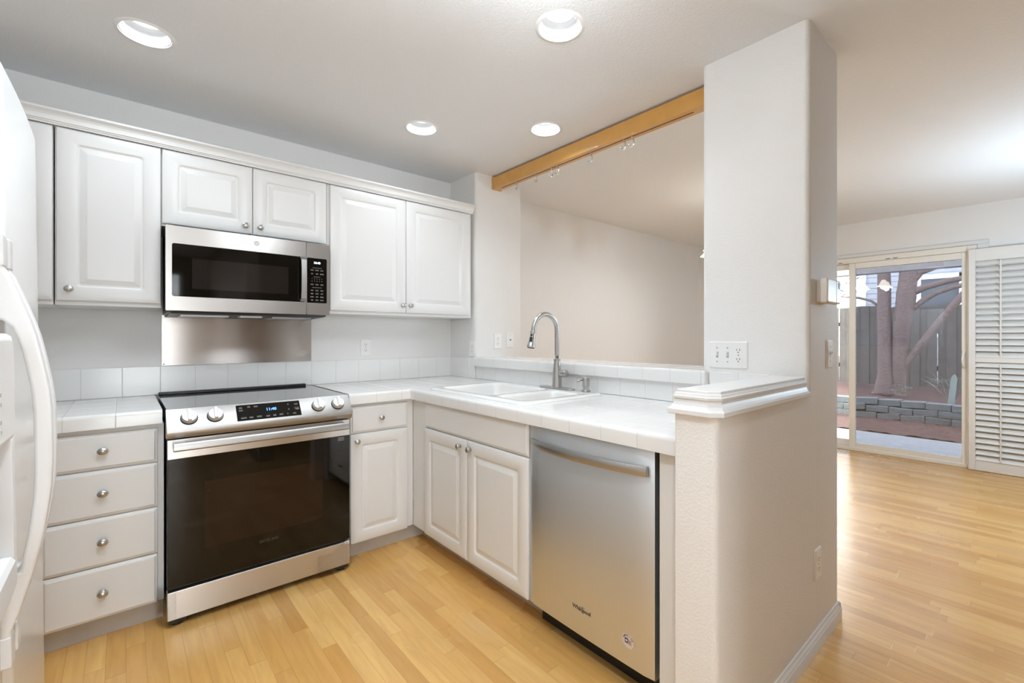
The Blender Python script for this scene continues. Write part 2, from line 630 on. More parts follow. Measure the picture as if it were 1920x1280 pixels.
def wall_with_hole(name, fn, u0, u1, v1, holes, m=None):
    """wall in the u-v plane with rectangular openings, thickness 0.14"""
    bm = mb()
    us = sorted({u0, u1, *[h[0] for h in holes], *[h[1] for h in holes]})
    vs = sorted({0.0, v1, *[h[2] for h in holes], *[h[3] for h in holes]})
    for a, b in zip(us, us[1:]):
        for c, d in zip(vs, vs[1:]):
            if any(h[0] <= a and b <= h[1] and h[2] <= c and d <= h[3] for h in holes):
                continue
            prism(bm, [(a, c), (b, c), (b, d), (a, d)], fn, 0, 0.14)
    bmesh.ops.remove_doubles(bm, verts=bm.verts, dist=1e-5)
    seen = {}
    for f in list(bm.faces):
        k = tuple(sorted(v.index for v in f.verts))
        seen.setdefault(k, []).append(f)
    return obj(name, bm, m or PAINT)


struct(wall_with_hole('wall_right', lambda u, v, t: (5.40 + t, u, v), -6.4, 0.0, CZ + .2, [(-2.70, -0.80, 0.0, 2.06)]))
struct(obj('wall_left', box(mb(), -1.56, -1.42, -6.4, 0, 0, CZ + .2), PAINT))
struct(wall_with_hole('wall_rear', lambda u, v, t: (u, -6.30 - t, v), -1.56, 5.5, CZ + .2, [(-1.35, 0.20, 0.05, 2.20)], TAUPE))
struct(obj('wall_light_block', box(mb(), 0.50, 0.62, -6.30, -3.30, 0, CZ + .02), TAUPE))  # unseen wall added to keep window light off the low end wall


def fill_window(name, label, u0, u1, v0, v1):  # unseen window, added to light the cabinet fronts from behind the camera
    t = struct(thing(name, label, 'window', ((u0 + u1) / 2, -6.36, v0)))
    del t['category']
    bm = mb()
    for a, b, c, d in ((u0, u1, v0, v0 + .05), (u0, u1, v1 - .05, v1), (u0, u0 + .05, v0, v1), (u1 - .05, u1, v0, v1)):
        box(bm, a, b, -6.38, -6.33, c, d)
    obj('window_frame', bm, VINYL, t)
    obj('window_pane', box(mb(), u0 + .03, u1 - .03, -6.36, -6.354, v0 + .03, v1 - .03), GLASSF, t)


fill_window('window_fill', 'tall white framed window added in the unseen rear wall for light', -1.35, 0.20, 0.05, 2.20)


def rounded_block(name, x0, x1, y0, y1, z0, z1, radii, m=PAINT, n=6):
    """upright block, plan with a radius at each corner: (x1,y0),(x1,y1),(x0,y1),(x0,y0)"""
    pts = []
    for (cx, cy, sx, sy, a0), r in zip(((x1, y0, -1, 1, -90), (x1, y1, -1, -1, 0), (x0, y1, 1, -1, 90), (x0, y0, 1, 1, 180)), radii):
        if r <= 0:
            pts.append((cx, cy))
            continue
        for k in range(n + 1):
            a = math.radians(a0 + 90 * k / n)
            pts.append((cx + sx * r + r * math.cos(a), cy + sy * r + r * math.sin(a)))
    bm = prism(mb(), pts, lambda u, v, t: (u, v, t), z0, z1)
    return struct(obj(name, bm, m, smooth=True, angle=50))


RB = 0.022
rounded_block('wall_stub', 1.465, 1.90, -0.345, 0.01, 0, CZ + .02, (0.004, 0, 0, RB))
rounded_block('wall_pillar', 1.479, 1.836, -2.513, -2.085, 0, CZ + .02, (0.004, 0.004, RB, RB))
rounded_block('wall_bar', 1.478, 1.72, -2.09, -0.34, 0, 1.003, (0, 0, 0, 0))
rounded_block('wall_wing', 0.735, 1.56, -2.5134, -2.387, 0, 1.003, (0, 0, 0.004, RB))

# ledge cap on the wing wall: stepped moulding with clipped near corner
def ledge_cap():
    prof = [(0.012, 0.992), (0.015, 0.994), (0.015, 1.006), (0.0125, 1.008), (0.0085, 1.012), (0.0045, 1.019), (0.0020, 1.027), (0.0010, 1.036),
            (0.0050, 1.0385), (0.0055, 1.0445), (0.0010, 1.0465), (0.0000, 1.052), (-0.0035, 1.0545), (-0.0040, 1.061), (-0.006, 1.063)]
    loops = []
    for o, z in prof:
        x0, y0, y1, x1 = 0.735 - o, -2.513 - o, -2.387 + o, 1.444
        c = 0.028
        loops.append([(x1, y0, z), (x1, y1, z), (x0, y1, z), (x0, y0 + c, z), (x0 + c, y0, z)])
    return struct(obj('trim_1', loft(mb(), loops), TRIMW), 'white moulded ledge cap on top of the low end wall')


ledge_cap()


def base_profile(h, t):
    return [(0, 0), (t, 0), (t, h * .62), (t * .8, h * .68), (t * .8, h * .76), (t * .45, h * .86), (t * .35, h), (0, h)]


def baseboard(name, p0, p1, normal, h=0.072, t=0.014):
    p0, p1, n = Vector((*p0, 0)), Vector((*p1, 0)), Vector((*normal, 0))
    d = (p1 - p0)
    bm = prism(mb(), base_profile(h, t), lambda u, v, k: p0 + d * k + n * u + Vector((0, 0, v)), 0, 1)
    return struct(obj(name, bm, TRIMW))


baseboard('baseboard_pillar', (0.74, -2.513), (1.848, -2.513), (0, -1))
baseboard('baseboard_pillar_side', (1.836, -2.525), (1.836, -2.09), (1, 0))
baseboard('baseboard_back', (1.90, 0.0), (5.40, 0.0), (0, -1))
baseboard('baseboard_right', (5.40, -6.3), (5.40, -3.45), (-1, 0))


# ------------------------------------------------------------------ recessed ceiling lights
LBL = ['recessed ceiling light nearest the fridge, at the upper left',
       'recessed ceiling light at the top centre, the largest of the four seen',
       'recessed ceiling light in front of the two-door wall cabinet, left of the sink light',
       'recessed ceiling light beside the wooden rail over the sink',
       'recessed ceiling light over the floor beside the fridge', 'added recessed ceiling light behind the fridge end of the kitchen']
for (lx, ly), lab, lvl in zip(LIGHTS, LBL, LIGHT_LEVEL):
    t = thing('recessed_light', lab, 'light', (lx, ly, CZ), 'recessed kitchen downlights')
    bm = mb()
    lathe(bm, [(LR - .016, .004), (LR - .014, -.004), (LR - .004, -.003), (LR, 0.0), (LR, .001)], (lx, ly, CZ), 'Z', 48, cap0=False, cap1=False)
    obj('trim_ring', bm, BAFFLE, t, smooth=True)
    bm = mb()
    lathe(bm, [(LR - .016, 0), (LR - .018, .012), (.062, .062), (.060, .066)], (lx, ly, CZ), 'Z', 48, cap0=False, cap1=False)
    obj('baffle', bm, LBAF, t, smooth=True)
    bm = mb()
    lathe(bm, [(.0605, .060), (.056, .056), (.035, .052), (.001, .050)], (lx, ly, CZ), 'Z', 40, cap0=False, cap1=True)
    obj('lens', bm, LENS, t, smooth=True)
    bm = mb()
    lathe(bm, [(.085, .012), (.085, .12), (.002, .12)], (lx, ly, CZ), 'Z', 32, cap0=False, cap1=False)
    obj('housing', bm, DARKG, t, smooth=True)
    area_light('lamp', (lx, ly, CZ + .046), (0, 0, 0), 0.10, LAMP_POWER * lvl, (0.82, 0.92, 1.0), spread=math.radians(172 if lab.endswith('over the sink') else 140), parent=t)


# ------------------------------------------------------------------ cabinets
def panel_door(name, m, u0, u1, v0, v1, parent, raised=True, t=0.019):
    """thermofoil door with a routed groove and raised field"""
    L = []

    def lp(ins, d, r):
        L.append([m(u, v, d) for u, v in rr(u0 + ins, u1 - ins, v0 + ins, v1 - ins, r)])
    lp(0, 0.0005, .002)
    lp(0, t - .005, .002)
    lp(.0015, t - .002, .003)
    lp(.005, t, .004)
    if raised:
        b = 0.058
        lp(b, t, .012)
        lp(b + .004, t - .0022, .012)
        lp(b + .008, t - .0062, .012)
        lp(b + .013, t - .0070, .009)
        lp(b + .016, t - .0062, .003)
        lp(b + .036, t - .0008, .002)
        lp(b + .038, t - .0002, .001)
    bm = loft(mb(), L)
    return obj(name, bm, CABW, parent, smooth=True, angle=28)


def drawer_front(name, m, u0, u1, v0, v1, parent, t=0.019):
    L = []

    def lp(ins, d, r):
        L.append([m(u, v, d) for u, v in rr(u0 + ins, u1 - ins, v0 + ins, v1 - ins, r)])
    lp(0, 0.0005, .001)
    lp(0, t - .009, .001)
    lp(.002, t - .0065, .002)
    lp(.009, t - .0045, .002)
    lp(.0105, t - .0010, .002)
    lp(.0125, t, .002)
    bm = loft(mb(), L)
    return obj(name, bm, CABW, parent, smooth=True, angle=20)


def knob(pos, axis, parent, oval=1.22):
    bm = mb()
    lathe(bm, [(.0085, 0), (.0085, .002), (.0055, .004), (.0050, .012), (.0080, .0155), (.0125, .018), (.0142, .0215), (.0130, .0255), (.0085, .0285), (.003, .0297), (.0005, .030)], pos, axis, 28, sx=oval)
    return obj('knob', bm, NICKEL, parent, smooth=True)


DT = 0.019
# upper cabinets ------------------------------------------------
YU = -0.323


def upper(name, label, x0, x1, z0, z1, doors, knobs):
    t = thing(name, label, 'cabinet', ((x0 + x1) / 2, YU / 2, z0))
    obj('carcass', box(mb(), x0, x1, YU, -0.004, z0, z1), CABIN, t, bevel=.0015)
    m = face_y(YU)
    for (a, b, c, d), k in zip(doors, knobs):
        dr = panel_door('door', m, a, b, c, d, t)
        if k:
            knob((k[0], YU - DT, k[1]), '-Y', dr, 1.15)
    return t


upper('corner_wall_cabinet', 'white wall cabinet half hidden behind the fridge, left of the dark door gap', -1.40, -0.703, 1.352, 2.125,
      [(-1.10, -0.7045, 1.371, 2.108)], [None])
upper('single_door_wall_cabinet', 'white single-door wall cabinet left of the microwave', -0.6985, -0.3445, 1.352, 2.125,
      [(-0.694, -0.3465, 1.371, 2.108)], [(-0.655, 1.420)])
upper('short_wall_cabinet', 'short white two-door wall cabinet directly above the microwave', -0.3435, 0.4130, 1.744, 2.125,
      [(-0.3415, 0.0320, 1.755, 2.108), (0.0355, 0.4085, 1.755, 2.108)], [(-0.0005, 1.795), (0.068, 1.795)])
upper('two_door_wall_cabinet', 'tall white two-door wall cabinet right of the microwave', 0.4145, 1.436, 1.352, 2.125,
      [(0.4300, 0.9110, 1.371, 2.108), (0.9150, 1.4165, 1.371, 2.108)], [(0.886, 1.420), (0.941, 1.420)])

# crown moulding along the tops of the uppers
cp = [(-0.3235, 2.1255), (-0.3435, 2.1255), (-0.3435, 2.1095), (-0.350, 2.1095), (-0.3505, 2.1145), (-0.354, 2.1165), (-0.3555, 2.1215), (-0.3600, 2.1235),
      (-0.3615, 2.131), (-0.364, 2.140), (-0.3685, 2.149), (-0.375, 2.156), (-0.380, 2.159), (-0.380, 2.168), (-0.376, 2.170), (-0.3235, 2.170)]
o = obj('crown_moulding', prism(mb(), cp, lambda u, v, k: (k, u, v), -1.40, 1.436), CABW)
recenter(o, (0, -0.36, 2.12))
tag(o, 'white crown moulding running along the top of the wall cabinets', 'moulding')

# base cabinets ------------------------------------------------
YL = -0.611


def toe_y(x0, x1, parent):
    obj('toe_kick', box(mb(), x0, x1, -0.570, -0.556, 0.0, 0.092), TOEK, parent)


t = thing('drawer_base_cabinet', 'white base cabinet with four stacked drawers between fridge and range', 'cabinet', (-0.54, -0.3, 0))
obj('carcass', box(mb(), -1.40, -0.349, YL, -0.012, 0.0925, 0.845), CABIN, t, bevel=.0015)
toe_y(-1.40, -0.349, t)
for a, b in ((0.688, 0.829), (0.499, 0.683), (0.303, 0.494), (0.094, 0.298)):
    d = drawer_front('drawer', face_y(YL), -0.712, -0.370, a, b, t)
    knob((-0.541, YL - DT, (a + b) / 2 + .004), '-Y', d)

t = thing('corner_base_cabinet', 'narrow white base cabinet with one drawer and one door right of the range', 'cabinet', (0.61, -0.3, 0))
obj('carcass', box(mb(), 0.424, 0.8215, YL, -0.012, 0.0925, 0.845), CABIN, t, bevel=.0015)
toe_y(0.424, 0.9055, t)
d = drawer_front('drawer', face_y(YL), 0.442, 0.777, 0.689, 0.833, t)
knob((0.612, YL - DT, 0.762), '-Y', d, 1.0)
d = panel_door('door', face_y(YL), 0.442, 0.777, 0.090, 0.683, t)
knob((0.474, YL - DT, 0.646), '-Y', d, 1.0)

XS = 0.8215
t = thing('sink_base_cabinet', 'white base cabinet with two doors under the sink', 'cabinet', (1.1, -1.2, 0))
bm = mb()
# face frame, side and back panels, floor: open top so that the sink bowls hang inside
box(bm, XS + .0005, XS + .02, -1.664, -0.6125, 0.0925, 0.845)
box(bm, XS + .02, 1.455, -1.664, -1.646, 0.0925, 0.845)
box(bm, XS + .02, 1.455, -1.646, -0.6125, 0.0925, 0.11)
obj('carcass', bm, CABIN, t)
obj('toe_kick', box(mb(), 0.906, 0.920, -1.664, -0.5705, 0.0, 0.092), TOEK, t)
fx = face_x(XS)
drawer_front('false_front', fx, -1.662, -0.780, 0.705, 0.848, t)
d = panel_door('door', fx, -1.2045, -0.778, 0.100, 0.698, t)
knob((XS - DT, -1.150, 0.662), '-X', d, 1.0)
d = panel_door('door', fx, -1.662, -1.2095, 0.100, 0.698, t)
knob((XS - DT, -1.241, 0.662), '-X', d, 1.0)

o = obj('end_filler_panel', box(mb(), 0.812, 1.44, -2.3865, -2.288, 0.012, 0.848), CABW, bevel=.001)
recenter(o, (0.82, -2.33, 0))
tag(o, 'narrow white filler panel between dishwasher and low end wall', 'panel')


# ------------------------------------------------------------------ countertops and tile
ZC, ZCB = 0.908, 0.850


def inset(poly, d):
    """offset each edge of a ccw polygon inwards by d[i] (edge i runs from point i to i + 1)"""
    n = len(poly)
    out = []
    for i in range(n):
        p0, p1, p2 = Vector(poly[i - 1]), Vector(poly[i]), Vector(poly[(i + 1) % n])
        e1, e2 = (p1 - p0).normalized(), (p2 - p1).normalized()
        n1, n2 = Vector((-e1.y, e1.x)), Vector((-e2.y, e2.x))
        d1, d2 = d[i - 1], d[i]
        det = n1.x * n2.y - n1.y * n2.x
        if abs(det) < 1e-4:
            q = n1 * max(d1, d2)
        else:
            q = Vector(((d1 * n2.y - d2 * n1.y) / det, (n1.x * d2 - n2.x * d1) / det))
        out.append(tuple(p1 + q))
    return out


def slab(poly, zb, zt, rounded, r=0.016, n=5, hole=None):
    """ccw plan polygon, bullnosed along the edges listed in rounded; optional hole cut through"""
    bm = mb()
    fl = [1.0 if i in rounded else 0.0 for i in range(len(poly))]
    loops = [[(x, y, zb) for x, y in poly], [(x, y, zt - r) for x, y in poly]]
    for k in range(1, n + 1):
        a = math.pi / 2 * k / n
        loops.append([(x, y, zt - r + r * math.sin(a)) for x, y in inset(poly, [f * r * (1 - math.cos(a)) for f in fl])])
    loft(bm, loops, cap0=hole is None, cap1=hole is None)
    if hole:
        bm.edges.ensure_lookup_table()
        for z in (zt, zb):
            vs = [bm.verts.new((x, y, z)) for x, y in hole]
            he = [bm.edges.new((vs[i], vs[(i + 1) % len(vs)])) for i in range(len(vs))]
            be = [e for e in bm.edges if len(e.link_faces) == 1 and all(abs(v.co.z - z) < 1e-6 for v in e.verts)]
            bmesh.ops.triangle_fill(bm, use_beauty=True, edges=be + he)
        bm.verts.ensure_lookup_table()
        top = {(round(v.co.x, 5), round(v.co.y, 5)): v for v in bm.verts if abs(v.co.z - zt) < 1e-6}
        bot = {(round(v.co.x, 5), round(v.co.y, 5)): v for v in bm.verts if abs(v.co.z - zb) < 1e-6}
        hs = [(round(x, 5), round(y, 5)) for x, y in hole]
        for i in range(len(hs)):
            a, b = hs[i], hs[(i + 1) % len(hs)]
            bm.faces.new((top[a], top[b], bot[b], bot[a]))
    return bm


hole = rr(0.893, 1.345, -1.540, -0.765, 0.03, 3)
poly = [(0.428, -0.645), (0.785, -0.645), (0.785, -2.3865), (1.4635, -2.3865), (1.4635, -0.0095), (0.428, -0.0095)]
o = obj('tiled_counter', slab(poly, ZCB, ZC, (0, 1), hole=hole), TILEC, smooth=True)
recenter(o, (1.1, -1.2, ZCB))
tag(o, 'white tiled countertop running from the range around the corner under the sink', 'countertop')
poly = [(-1.415, -0.645), (-0.356, -0.645), (-0.356, -0.0095), (-1.415, -0.0095)]
o = obj('tiled_counter', slab(poly, ZCB, ZC, (0,)), TILEL, smooth=True)
recenter(o, (-0.9, -0.33, ZCB))
tag(o, 'short white tiled countertop between fridge and range', 'countertop')

# tile backsplash rows
o = obj('tile_backsplash', box(mb(), -1.415, 1.4635, -0.0092, -0.0005, 0.9085, 1.0585), TILE, bevel=.002)
recenter(o, (0, -0.005, 0.91))
tag(o, 'single row of white backsplash tiles along the range wall', 'backsplash')
o = obj('tile_backsplash', box(mb(), 1.4560, 1.4645, -0.345, -0.0095, 0.9085, 1.0585), TILE, bevel=.002)
recenter(o, (1.46, -0.18, 0.91))
tag(o, 'short white backsplash tile row turning the corner under the side outlet', 'backsplash')
o = obj('tile_backsplash', box(mb(), 1.4640, 1.4775, -2.36, -0.3455, 0.9085, 1.003), TILEB, bevel=.002)
recenter(o, (1.47, -1.2, 0.91))
tag(o, 'white backsplash tile row behind the sink under the raised bar', 'backsplash')
o = obj('tile_backsplash', box(mb(), 1.4690, 1.4787, -2.375, -2.121, 1.0035, 1.062), TILEB, bevel=.003)
recenter(o, (1.474, -2.25, 1.0))
tag(o, 'white tile row at the foot of the pillar under the switch plate', 'backsplash')

poly = [(1.440, -2.120), (1.4785, -2.120), (1.4785, -2.0845), (1.745, -2.0845), (1.745, -0.3460), (1.440, -0.3460)]
# rounded near-left corner of the bar nosing
poly = [(1.440 + .014 - .014 * math.cos(a), -2.120 + .014 - .014 * math.sin(a)) for a in [math.pi / 2 * k / 4 for k in range(5)]] + poly[1:]
o = obj('bar_ledge', slab(poly, 1.0035, 1.0665, (0, 1, 2, 3, 4, len(poly) - 1), r=0.014), TILEB, smooth=True)
recenter(o, (1.59, -1.2, 1.0035))
tag(o, 'raised white tiled bar ledge behind the sink', 'bar counter')


# ------------------------------------------------------------------ range
RX0, RX1 = -0.343, 0.410
t = thing('range', 'stainless slide-in electric range with black glass oven door and cooktop', 'stove', (0.033, -0.36, 0))
obj('body', box(mb(), RX0 + .004, RX1 - .004, -0.662, -0.03, 0.028, 0.896), BLACKP, t, bevel=.002)
bm = prism(mb(), [(-0.655, 0.897), (-0.020, 0.897), (-0.020, 0.908), (-0.655, 0.908)], lambda u, v, k: (k, u, v), RX0, RX1)
ct = obj('cooktop', bm, BLACKC, t, bevel=.0015)
obj('rear_vent_strip', box(mb(), RX0 + .002, RX1 - .03, -0.048, -0.018, 0.9085, 0.922), BLACKP, t, bevel=.003)
# slanted control panel with a curled lower lip
cpp = [(-0.640, 0.897), (-0.655, 0.9085), (-0.662, 0.9085), (-0.7265, 0.826), (-0.727, 0.816), (-0.7225, 0.802), (-0.712, 0.791), (-0.695, 0.789), (-0.664, 0.789), (-0.664, 0.860), (-0.640, 0.895)]
cpo = obj('control_panel', prism(mb(), cpp, lambda u, v, k: (k, u, v), RX0 - .004, RX1 + .006), STEELD, t, bevel=.002)
pA, pB = Vector((0, -0.662, 0.9085)), Vector((0, -0.7265, 0.826))
pdir = (pA - pB).normalized()                     # up the slanted panel
pn = Vector((0, -pdir.z, pdir.y)).normalized()    # outward
if pn.y > 0:
    pn = -pn


def onp(x, s, d=0.0):
    """point on the slanted panel: s metres up from its lower edge"""
    return Vector((x, pB.y, pB.z)) + pdir * s + pn * d


PW = (pA - pB).length


def slant_rect(name, x0, x1, s0, s1, d0, d1, m, par, r=.002):
    L = [[onp(u, v, d) for u, v in rr(x0, x1, s0, s1, r, 3)] for d in (d0, d1)]
    return obj(name, loft(mb(), L), m, par)


disp = slant_rect('display', -0.096, 0.172, 0.012, 0.094, -0.001, 0.0012, BLACKG, cpo)
text('clock_digits', '11:40', 0.020, onp(0.045, 0.060, 0.0015), (1, 0, 0), pdir, LEDB, disp, bold=.0004)
for x, s, w in ((-.078, .081, .013), (-.045, .084, .012), (-.017, .083, .016), (-.078, .068, .016), (-.070, .028, .022), (-.040, .028, .015), (-.008, .029, .02),
                (.028, .027, .015), (.056, .028, .013), (.084, .029, .016), (.112, .029, .004), (.142, .028, .014), (.158, .05, .014), (.155, .078, .016), (.120, .080, .006), (.120, .053, .006)):
    bm = mb()
    for k in range(2):
        L = [[onp(u, v, d) for u, v in rr(x - w / 2, x + w / 2, s - k * .0045 - .0007, s - k * .0045 + .0007, .0002, 1)] for d in (.0011, .0015)]
        loft(bm, L)
    obj('key_print', bm, MARK, disp)
bm = mb()
L = [[onp(u, v, d) for u, v in rr(.145, .166, .046, .060, .0003, 1)] for d in (.0011, .0014)]
loft(bm, L)
obj('stop_key', bm, mat('stop_key_red', (0.05, 0.008, 0.006), 0.4, var=(9, .1)), disp)
for kx in (-0.269, -0.176, 0.255, 0.350):
    ax = (Vector((1, 0, 0)), pdir, pn)
    c = onp(kx, 0.052)
    bm = mb()
    lathe(bm, [(.031, 0), (.031, .004), (.029, .006)], c, ax, 36)
    base = obj('knob_skirt', bm, BLACKP, cpo, smooth=True)
    bm = mb()
    lathe(bm, [(.0285, .006), (.0285, .010), (.0265, .022), (.0255, .024), (.001, .0245)], c, ax, 36)
    kb = obj('knob', bm, KNOBM, cpo, smooth=True)
    bm = mb()
    L = [[c + Vector((u, 0, 0)) + pdir * v + pn * d for u, v in rr(-.0065, .0065, -.026, .026, .002, 2)] for d in (.0235, .036, .0375)]
    L[2] = [c + Vector((u, 0, 0)) + pdir * v + pn * .0375 for u, v in rr(-.0055, .0055, -.025, .025, .002, 2)]
    loft(bm, L)
    obj('grip', bm, KNOBM, kb)
# oven door
od = obj('oven_door', box(mb(), RX0, RX1, -0.700, -0.664, 0.160, 0.784), BLACKP, t, bevel=.002)
obj('door_top_band', box(mb(), RX0 + .0005, RX1 - .0005, -0.7035, -0.6995, 0.703, 0.784), STEEL, od, bevel=.001)
obj('door_glass', box(mb(), RX0 + .001, RX1 - .001, -0.7030, -0.6995, 0.165, 0.7025), BLACKG, od, bevel=.001)
obj('window', box(mb(), -0.215, 0.275, -0.7034, -0.7028, 0.300, 0.590), OVENW, od)
hb = mb()
prism(hb, [(-0.757, 0.746), (-0.757, 0.768), (-0.752, 0.776), (-0.746, 0.777), (-0.744, 0.742), (-0.750, 0.741)], lambda u, v, k: (k, u, v), -0.326, 0.390)
hd = obj('handle', hb, STEELD, od, bevel=.002)
for x in (-0.30, 0.365):
    obj('handle_post', box(mb(), x - .018, x + .018, -0.7455, -0.703, 0.742, 0.772), STEELD, hd, bevel=.003)
text('brand_lettering', 'SAMSUNG', 0.0175, (0.034, -0.7034, 0.264), (1, 0, 0), (0, 0, 1), mat('dim_lettering', (0.045, 0.042, 0.04), 0.35, 0.2, var=(9, .05)), od, bold=.0003)
# warming drawer
obj('storage_drawer', box(mb(), RX0 - .001, RX1 + .001, -0.702, -0.664, 0.030, 0.148), STEEL, t, bevel=.003)
for x in (RX0 + .035, RX1 - .035):
    for y in (-0.672, -0.07):
        bm = mb()
        box(bm, x - .030, x + .030, y - .018, y + .025, 0.012, 0.030)
        lathe(bm, [(.02, 0), (.02, .013)], (x, y + .004, 0.0005), 'Z', 16)
        obj('foot', bm, BLACKP, t)
# packing tape left on the corners, little white tags on the right edge
bm = mb()
box(bm, RX1 - .027, RX1 - .004, -0.7046, -0.7038, 0.136, 0.152)
obj('paper_tag', bm, WPLAS, t)
bm = mb()
box(bm, RX1 - .019, RX1 - .012, -0.7050, -0.7046, 0.143, 0.1455)
obj('tag_print', bm, NAVY, t)
bm = mb()
for k in range(3):
    box(bm, RX1 - .060, RX1 - .030, -0.7040, -0.7032, 0.693 - k * .007, 0.6955 - k * .007)
obj('sticker_print', bm, MARK, t)
random.seed(3)
for (x0, sgn) in ((RX1, 1), (RX0, -1)):
    bm = mb()
    # film wraps from the drawer front around the corner, slightly crumpled
    cols = 9
    pts = []
    for i in range(cols):
        s = i / (cols - 1)
        x = x0 + sgn * (-0.16 + 0.195 * s) if sgn > 0 else x0 - (-0.03 + 0.062 * s)
        y = -0.7048 - .004 * math.sin(s * 9) ** 2 if (x - x0) * sgn < 0.001 else -0.7048 + ((x - x0) * sgn) * 2.0
        pts.append((x, y))
    zz = [0.152, 0.115, 0.075, 0.045, 0.022]
    G = [[bm.verts.new((x, y - random.random() * .003, z + (.02 if sgn > 0 and i < 4 and j == 0 else 0) * 0 - (0.09 * (1 - i / 5) if sgn > 0 and i < 5 and j == 0 else 0))) for j, z in enumerate(zz)] for i, (x, y) in enumerate(pts)]
    for i in range(cols - 1):
        for j in range(len(zz) - 1):
            bm.faces.new((G[i][j], G[i + 1][j], G[i + 1][j + 1], G[i][j + 1]))
    obj('packing_film', bm, FILM, t)

# stainless sheet on the wall behind the range
o = thing('splash_sheet', 'stainless steel sheet on the wall between microwave and range', 'backsplash', (0.05, -0.004, 1.06))
obj('sheet', box(mb(), -0.326, 0.424, -0.0035, -0.0006, 1.061, 1.335), STEELB, o)
for x in (-0.318, 0.416):
    bm = mb()
    lathe(bm, [(.0045, 0), (.004, .0015), (.001, .0022)], (x, -0.0035, 1.069), '-Y', 14)
    obj('screw', bm, SCREW, o, smooth=True)


# ------------------------------------------------------------------ microwave
MX0, MX1, MY = -0.333, 0.404, -0.410
t = thing('microwave', 'stainless over-the-range microwave with black window and keypad', 'microwave', (0.03, -0.2, 1.338))
obj('case', box(mb(), MX0 + .010, MX1 - .010, -0.380, -0.005, 1.330, 1.7425), BLACKP, t, bevel=.002)
bm = prism(mb(), [(-0.395, 1.3395), (-0.380, 1.326), (-0.030, 1.318), (-0.006, 1.318), (-0.006, 1.3305), (-0.395, 1.3405)], lambda u, v, k: (k, u, v), MX0 + .02, MX1 - .02)
und = obj('underside', bm, DARKG, t, bevel=.002)
for x0, x1 in ((-0.27, -0.07), (0.13, 0.33)):
    obj('grease_filter', box(mb(), x0, x1, -0.32, -0.12, 1.3155, 1.3235), SCREW, und)
obj('cooktop_lamp_cover', box(mb(), -0.02, 0.08, -0.33, -0.26, 1.3165, 1.3245), WPLAS, und)


def rect_ring_face(name, m3, x0, x1, z0, z1, wx0, wx1, wz0, wz1, t0, t1, r, par, mm):
    """slab with a rounded-rectangle opening; m3(u,v,d)"""
    bm = mb()
    for d, flip in ((t1, False), (t0, True)):
        vs = [bm.verts.new(m3(u, v, d)) for u, v in rr(x0, x1, z0, z1, .004, 4)]
        ws = [bm.verts.new(m3(u, v, d)) for u, v in rr(wx0, wx1, wz0, wz1, r, 4)]
        n = len(vs)
        for i in range(n):
            j = (i + 1) % n
            bm.faces.new((vs[i], vs[j], ws[j], ws[i]))
        if not flip:
            V1, W1 = vs, ws
        else:
            V0, W0 = vs, ws
    for i in range(n):
        j = (i + 1) % n
        bm.faces.new((V1[i], V0[i], V0[j], V1[j]))
        bm.faces.new((W1[i], W1[j], W0[j], W0[i]))
    return obj(name, bm, mm, par, bevel=.0012)


fm = face_y(MY)
md = rect_ring_face('door', fm, MX0, 0.2795, 1.338, 1.737, -0.309, 0.2795 - .004, 1.406, 1.654, -0.028, 0.0, .008, t, STEELM)
obj('window', box(mb(), -0.311, 0.2785, -0.4075, -0.396, 1.404, 1.656), BLACKG, md)
obj('window_screen', box(mb(), -0.232, 0.190, -0.4081, -0.4073, 1.445, 1.590), BLACKW, md)
# tall flat handle at the right end of the door
bm = mb()
hs = [(-.412, 1.408), (-.436, 1.425), (-.443, 1.47), (-.444, 1.53), (-.443, 1.59), (-.436, 1.638), (-.412, 1.655)]
for i, (y, z) in enumerate(hs):
    pass
inner = [(y + .009 if 0 < i < len(hs) - 1 else y, z + (.012 if i == 0 else (-.012 if i == len(hs) - 1 else 0))) for i, (y, z) in enumerate(hs)]
prism(bm, hs + inner[::-1], lambda u, v, k: (k, u, v), 0.247, 0.2745)
obj('handle', bm, STEELD, md, bevel=.002)
lb = mb()
lathe(lb, [(.0135, 0), (.0135, .0012), (.0125, .0018), (.0110, .0012), (.0005, .0012)], (0.039, MY, 1.698), '-Y', 32)
lg = obj('badge', lb, STICK, md, smooth=True)
text('badge_lettering', 'GE', 0.013, (0.039, MY - .0016, 1.698), (1, 0, 0), (0, 0, 1), NICKEL, lg, shear=.25, extrude=.0003)
mp_ = rect_ring_face('control_panel', fm, 0.281, MX1, 1.338, 1.737, 0.2835, 0.389, 1.404, 1.654, -0.028, 0.0, .006, t, STEELM)
kp = obj('keypad', box(mb(), 0.2825, 0.390, -0.4088, -0.396, 1.403, 1.655), BLACKG, mp_)
text('clock_digits', '10:40', 0.0165, (0.336, MY + .0010, 1.628), (1, 0, 0), (0, 0, 1), LEDW, kp, bold=.0004)
bm = mb()
rows = [(1.600, [(.336, .05)]), (1.589, [(.310, .016), (.336, .02), (.362, .016)]), (1.569, [(.310, .010), (.336, .012), (.362, .02)]), (1.5500, [(.336, .036)]),
        (1.509, [(.310, .016), (.336, .016), (.362, .016)]), (1.490, [(.336, .052)]),
        (1.476, [(.310, .014), (.336, .016), (.362, .016)]), (1.458, [(.310, .014), (.336, .016), (.362, .012)]), (1.440, [(.310, .018), (.336, .012), (.362, .018)]), (1.422, [(.310, .012), (.336, .016), (.362, .018)])]
for z, ws in rows:
    for x, w in ws:
        bm = mb()
        for k in range(1 if w > .03 else 2):
            box(bm, x - w / 2, x + w / 2, MY + .0005, MY + .0013, z - k * .0042 - .0007, z - k * .0042 + .0007)
        obj('key_print', bm, MARK, kp)
